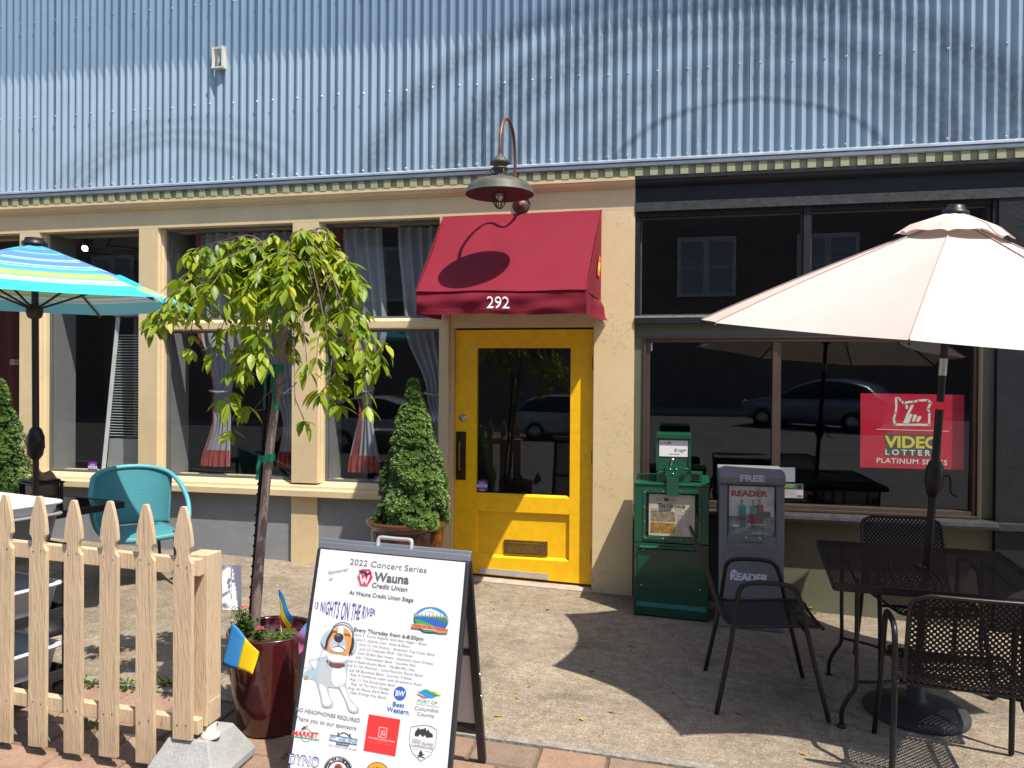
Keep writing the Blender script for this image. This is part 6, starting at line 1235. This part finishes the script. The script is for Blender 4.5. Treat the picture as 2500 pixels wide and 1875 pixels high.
curtain('grey curtain with red edge tied back in the middle window', [(2.95, pX(470), pX(600)), (2.1, pX(475), pX(600)), (1.5, pX(520), pX(565)), (1.25, pX(520), pX(562)), (.80, pX(492), pX(560))], CY, 5, (.03, .15), True, 1)
curtain('grey curtain at the right side of the middle window behind the tree', [(2.95, pX(610), pX(735)), (2.1, pX(610), pX(735)), (1.5, pX(670), pX(738)), (1.2, pX(688), pX(738)), (.80, pX(672), pX(740))], CY+.02, 5, (.0, .07), True, 2.2)
curtain('grey curtain with red edge tied into a waist in the right cream window', [(2.95, pX(800), pX(930)), (2.1, pX(835), pX(945)), (1.52, pX(872), pX(912)), (1.36, pX(878), pX(908)), (.79, pX(853), pX(928))], CY, 5, (.12, .24), True, .4)
curtain('grey curtain swept to the right edge of the right cream window', [(2.95, pX(968), pX(1095)), (2.1, pX(985), pX(1095)), (1.5, pX(1040), pX(1098)), (1.2, pX(1060), pX(1098)), (.79, pX(1040), pX(1098))], CY+.02, 5, (.88, .98), True, 3)
curtain('dark red drape in the leftmost window', [(2.95, -7.2, -6.05), (2.0, -7.2, -6.05), (.8, -7.2, -6.05)], .5, 6, None, False, 1)
for o in COL.objects:
    if o.name.startswith('drape') and o.parent and o.parent['label'].startswith('dark red'): o.data.materials[0] = mat('dark_red_drape', (.09, .012, .012), .9, var=.2)
HY = .20; hb = [at(244, 1150, HY), at(348, 1150, HY)]; htp = [at(270, 770, HY), at(330, 770, HY)]
hz0, hz1 = .05, htp[0].z; hxc = (hb[0].x+hb[1].x)/2; hw0, hw1 = (hb[1].x-hb[0].x)/2*1.12, (htp[1].x-htp[0].x)/2
HY = HY-.0
PH = thing('patio_heater', 'stainless pyramid patio heater inside the window behind the teal chair', 'heater', (hxc, HY+.2, -.02)); SSR = mat('pale_steel_rail', (.55, .57, .58), .4, .2, var=.1); SSD = mat('stainless_panel', (.34, .35, .36), .45, .3, var=.1)
hwz = lambda z: hw0+(hw1-hw0)*(z-hz0)/(hz1-hz0)
for sx in (-1, 1):
    for sy in (-1, 1): b = MB(); b.bar((hxc+sx*hwz(hz0), HY+.25+sy*hwz(hz0), hz0), (hxc+sx*hwz(hz1), HY+.25+sy*hwz(hz1), hz1), .035, .035); b.build('corner_rail', SSR, PH)
b = MB(); zm = 1.03; w0, w1 = hwz(.1)-.02, hwz(zm)-.02
b.add([(hxc+sx*w, HY+.25+sy*w, z) for w, z in ((w0, .1), (w1, zm)) for sx, sy in ((-1, -1), (1, -1), (1, 1), (-1, 1))], [(0, 1, 5, 4), (1, 2, 6, 5), (2, 3, 7, 6), (3, 0, 4, 7), (4, 5, 6, 7)]); b.build('base_panel', SSD, PH)
b = MB()
for k in range(38):
    z = 1.06+k*.026; w = hwz(z)-.015
    b.tube([(hxc-w, HY+.25-w, z), (hxc+w, HY+.25-w, z)], .0035, 4); b.tube([(hxc+w, HY+.25-w, z), (hxc+w, HY+.25+w, z)], .0035, 4)
b.build('grille', SSR, PH); b = MB(); b.tube([(hxc, HY+.25, 1.03), (hxc, HY+.25, hz1)], .055, 12); b.build('tube', mat('glass_tube', (.10, .10, .10), .2), PH)
b = MB(); b.box(hxc-hw1*1.25, hxc+hw1*1.25, HY+.25-hw1*1.25, HY+.25+hw1*1.25, hz1, hz1+.06); b.build('top_cap', SSD, PH)
for (px, py, c, st, lb) in ((158, 583, (1, .55, .08), 5, 'amber ceiling spotlight glowing inside the window beside the umbrella'), (208, 606, (1, .97, .9), 9, 'white ceiling spotlight glowing inside the window')):
    Y = 1.3; p = at(px, py, Y); t = thing('ceiling_spotlight', lb, 'spotlight', p); m = bpy.data.materials.new('lit_lamp'); N, L = nodes(m); N.remove(N['Principled BSDF']); e = N.new('ShaderNodeEmission'); e.inputs[0].default_value = (*c, 1); e.inputs[1].default_value = st; L.new(e.outputs[0], N['Material Output'].inputs[0])
    b = MB(); b.sphere(p, .034, 14); b.build('lamp', m, t); b = MB(); b.lathe(p+Vector((0, .03, .03)), [(.042, -.05), (.05, .0), (.045, .06), (.02, .08), (.012, .25), (0, .26)], 14); b.build('can', BLK, t)
TK = thing('light_bracket', 'grey ceiling duct and cable coil inside the window above the umbrella', 'duct', at(280, 600, 1.2)); b = MB(); p0, p1 = at(228, 612, 1.2), at(345, 585, 1.2)
b.box(p0.x, p1.x+.3, 1.2, 1.9, p0.z, p1.z+.05); b.build('duct', mat('grey_duct', (.22, .22, .22), .6, var=.15), TK)
b = MB(); cc_ = at(245, 590, 1.15); b.tube([cc_+Vector((.12*math.cos(a), .02*math.sin(3*a), .09*math.sin(a)))*(1-.02*a/6) for a in [i*.3 for i in range(44)]], .006, 6); b.tube(smoothpts([cc_+Vector((.1, 0, -.05)), at(300, 603, 1.15), at(345, 610, 1.15)], 6), .008, 6); b.build('cable', BLK, TK)

# ------------------------------------------------------------------ litter and weeds
random.seed(31)
DRY = [mat('dry_leaf', c, .7, var=.2, vs=40, trans=.15) for c in ((.38, .30, .03), (.36, .22, .07), (.28, .15, .06), (.30, .27, .10))]
spots = [(1176, 1538), (1343, 1486), (1367, 1549), (1268, 1692), (1270, 1707), (1285, 1678), (1412, 1724), (1480, 1737), (1303, 1757), (1428, 1762), (1398, 1575), (1545, 1576), (1410, 1658), (1638, 1692), (1622, 1747), (1852, 1580), (2000, 1588), (1800, 1742), (2100, 1720), (2053, 1741), (1615, 1745), (1330, 1490), (1208, 1487), (700, 1400), (830, 1395), (640, 1362), (480, 1355), (1970, 1845), (2350, 1780), (1450, 1640), (1225, 1752), (900, 1410), (1690, 1585), (1950, 1620)]
for px, py in spots:
    p = gnd(px+random.uniform(-4, 4), py+random.uniform(-3, 3)); p.z += .004; q = random.uniform(0, 6.28); b = MB(); leaf(b, p, (math.cos(q), math.sin(q), .12), (0, 0, 1), random.uniform(.03, .055), random.uniform(.012, .026), random.uniform(-.3, .5), random.uniform(-.5, .7))
    tag(b.build('fallen_leaf', random.choice(DRY), origin=p), 'small dry leaf lying on the pavement', 'leaf', 'fallen leaves on the pavement')
random.seed(77)
def weed(px, py, n, label, ln=.05, flat_=.3):
    c = gnd(px, py); t = thing('weed_tuft', label, 'weed', c); b = MB(); tn = []
    for _ in range(n):
        q = random.uniform(0, 6.28); r = random.uniform(0, .05); p = c+Vector((r*math.cos(q)*1.8, r*math.sin(q), .003)); o_ = len(b.f); leaf(b, p, (math.cos(q)*.8, math.sin(q)*.8, random.uniform(.1, 1)), (0, 0, 1), ln*random.uniform(.5, 1.2), ln*.22, .6); v_ = random.random(); tn.extend([v_]*(len(b.f)-o_))
    o_ = b.build('blades', FLW, t); tone(o_, lambda i: tn[i])
weed(225, 1668, 40, 'weed tuft in the pavement joint behind the third picket'); weed(312, 1675, 60, 'broad weed tuft between the fourth and fifth pickets'); weed(402, 1672, 50, 'leafy weed by the shadow of the tree, near the last picket', .06); weed(415, 1705, 8, 'single pale round leaf weed beside the last picket', .05); weed(228, 1772, 34, 'low weed tuft under the lower fence rail'); weed(1975, 1500, 20, 'withered weeds at the foot of the olive wall', .04)
b = MB()
for _ in range(60):
    x = random.uniform(.74, .98); y = random.uniform(-.06, .045)-abs(x-.85)*.1; q = random.uniform(0, 6.28); leaf(b, (x, y, G(x, y)+.006+random.random()*.03*(y+.08)/.1), (math.cos(q), math.sin(q), .2), (0, 0, 1), .035, .02, .4)
tag(b.build('leaf_litter', DRY[2]), 'small heap of brown leaf litter at the foot of the olive wall', 'leaf litter', kind='stuff')

# ------------------------------------------------------------------ across the street (seen in the window reflections)
OP = thing('brick_building', 'dark brown building with white double windows across the street, mirrored in the glass', 'building', (0, -26, -.5))
b = MB(); b.box(-40, 40, -36, -26, -.6, 13); b.build('wall', mat('brown_siding', (.22, .175, .155), .8, var=.15, vs=2), OP)
for k in range(-7, 8):
    xc = .9+k*4.6; b = MB(); Y = -25.99
    for xa, xb_, za, zb_ in ((-1.15, -1.0, 5.0, 7.4), (1.0, 1.15, 5.0, 7.4), (-1.0, 1.0, 7.2, 7.4), (-1.0, 1.0, 5.0, 5.15), (-.12, .12, 5.15, 7.2)): b.box(xc+xa, xc+xb_, Y, Y+.08, za, zb_)
    for xa, xb_ in ((-1.0, -.12), (.12, 1.0)): b.box(xc+xa, xc+xb_, Y, Y+.05, 6.15, 6.21)
    w_ = b.build('window', WHITE, OP); b = MB()
    for xa, xb_ in ((-1.0, -.12), (.12, 1.0)): b.add([(xc+xb_, Y+.02, 5.15), (xc+xa, Y+.02, 5.15), (xc+xa, Y+.02, 7.2), (xc+xb_, Y+.02, 7.2)], [(0, 1, 2, 3)])
    b.build('pane', mat('blind_behind_glass', (.42, .46, .50), .3, var=.05), w_)
CARP = mat('blue_grey_car_paint', (.16, .22, .32), .25, .4, var=.04, coat=1.); CARG = mat('dark_car_glass', (.012, .014, .016), .05, var=.05); TYRE = mat('tyre_rubber', (.02, .02, .02), .8)
def car(label, X, Y, rz, m, z=-.36):
    t = thing('parked_car', label, 'car', (X, Y, z), rz, group='cars parked across the street')
    st = [(-2.1, .42, .62, .62, .70), (-1.95, .30, .80, .80, .80), (-1.45, .22, .88, .92, .84), (-1.0, .20, .90, .96, .86), (-.35, .20, .92, 1.32, .86), (.25, .20, .93, 1.50, .86), (1.0, .20, .95, 1.50, .86), (1.6, .22, .97, 1.34, .85), (1.98, .30, .95, 1.02, .82), (2.1, .42, .80, .84, .76)]
    b = MB(); vs = []
    for x, z0, zs2, zr2, w in st:
        wr_ = w*.72 if zr2 > zs2+.05 else w*.9
        half_ = [(0, z0), (w*.85, z0), (w, z0+.14), (w*1.0, zs2-.12), (w*.97, zs2), (wr_+.02, zr2-.06), (wr_*.85, zr2), (0, zr2+.02)]
        vs.append([(x, y, zz) for y, zz in half_]+[(x, -y, zz) for y, zz in half_[-2:0:-1]])
    m_ = len(vs[0]); fl = [p for r_ in vs for p in r_]; fs = []; mi = []
    for i in range(len(vs)-1):
        for k in range(m_):
            f = (i*m_+k, i*m_+(k+1) % m_, (i+1)*m_+(k+1) % m_, (i+1)*m_+k)
            gl_ = k in (4, m_-6+1) and 3 <= i <= 7
            fs.append(f); mi.append(1 if (k in (4, 9) and 3 <= i <= 7) else 0)
    o0 = len(b.f); b.add(fl, fs, 0, True); b.mi = mi
    b.add(vs[0], [tuple(range(m_))], 0); b.add(vs[-1], [tuple(range(m_))[::-1]], 0); b.build('body', [m, CARG], t, local=True)
    for x in (-1.3, 1.3):
        for s in (-1, 1):
            b = MB(); b.lathe((x, s*.78, .31), [(0, -.1), (.30, -.1), (.325, -.06), (.325, .06), (.30, .1), (0, .1)], 24, 0, Matrix(((1, 0, 0), (0, 0, 1), (0, 1, 0)))); w_ = b.build('wheel', TYRE, t, local=True)
            b = MB(); b.lathe((x, s*.885, .31), [(.19, -.01), (.19, .01), (.05, .02), (0, .02)], 10, 0, Matrix(((1, 0, 0), (0, 0, s), (0, 1, 0)))); b.build('rim', STEEL, w_, local=True)
    for s in (-1, 1):
        b = MB(); b.sphere((2.0, s*.66, .88), .13, 10, 0, (1, 1, .8)); b.build('tail_light', mat('red_lens', (.4, .01, .01), .15), t, local=True)
        b = MB(); b.sphere((-1.98, s*.6, .70), .12, 10); b.build('headlight', mat('clear_lens', (.6, .6, .6), .1), t, local=True)
    return t
car('blue grey hatchback parked across the street, mirrored in the dark window', 3.9, -18.0, rad(30), CARP)
car('silver car parked across the street, mirrored in the left pane of the dark window', -3.2, -18.6, rad(184), mat('silver_car_paint', (.42, .44, .46), .25, .5, var=.03, coat=1.))
car('white car parked across the street, mirrored in the cream window', -7.4, -13.4, rad(180), mat('white_car_paint', (.55, .56, .58), .25, var=.03, coat=1.))
bpy.data.objects.remove(_tob)
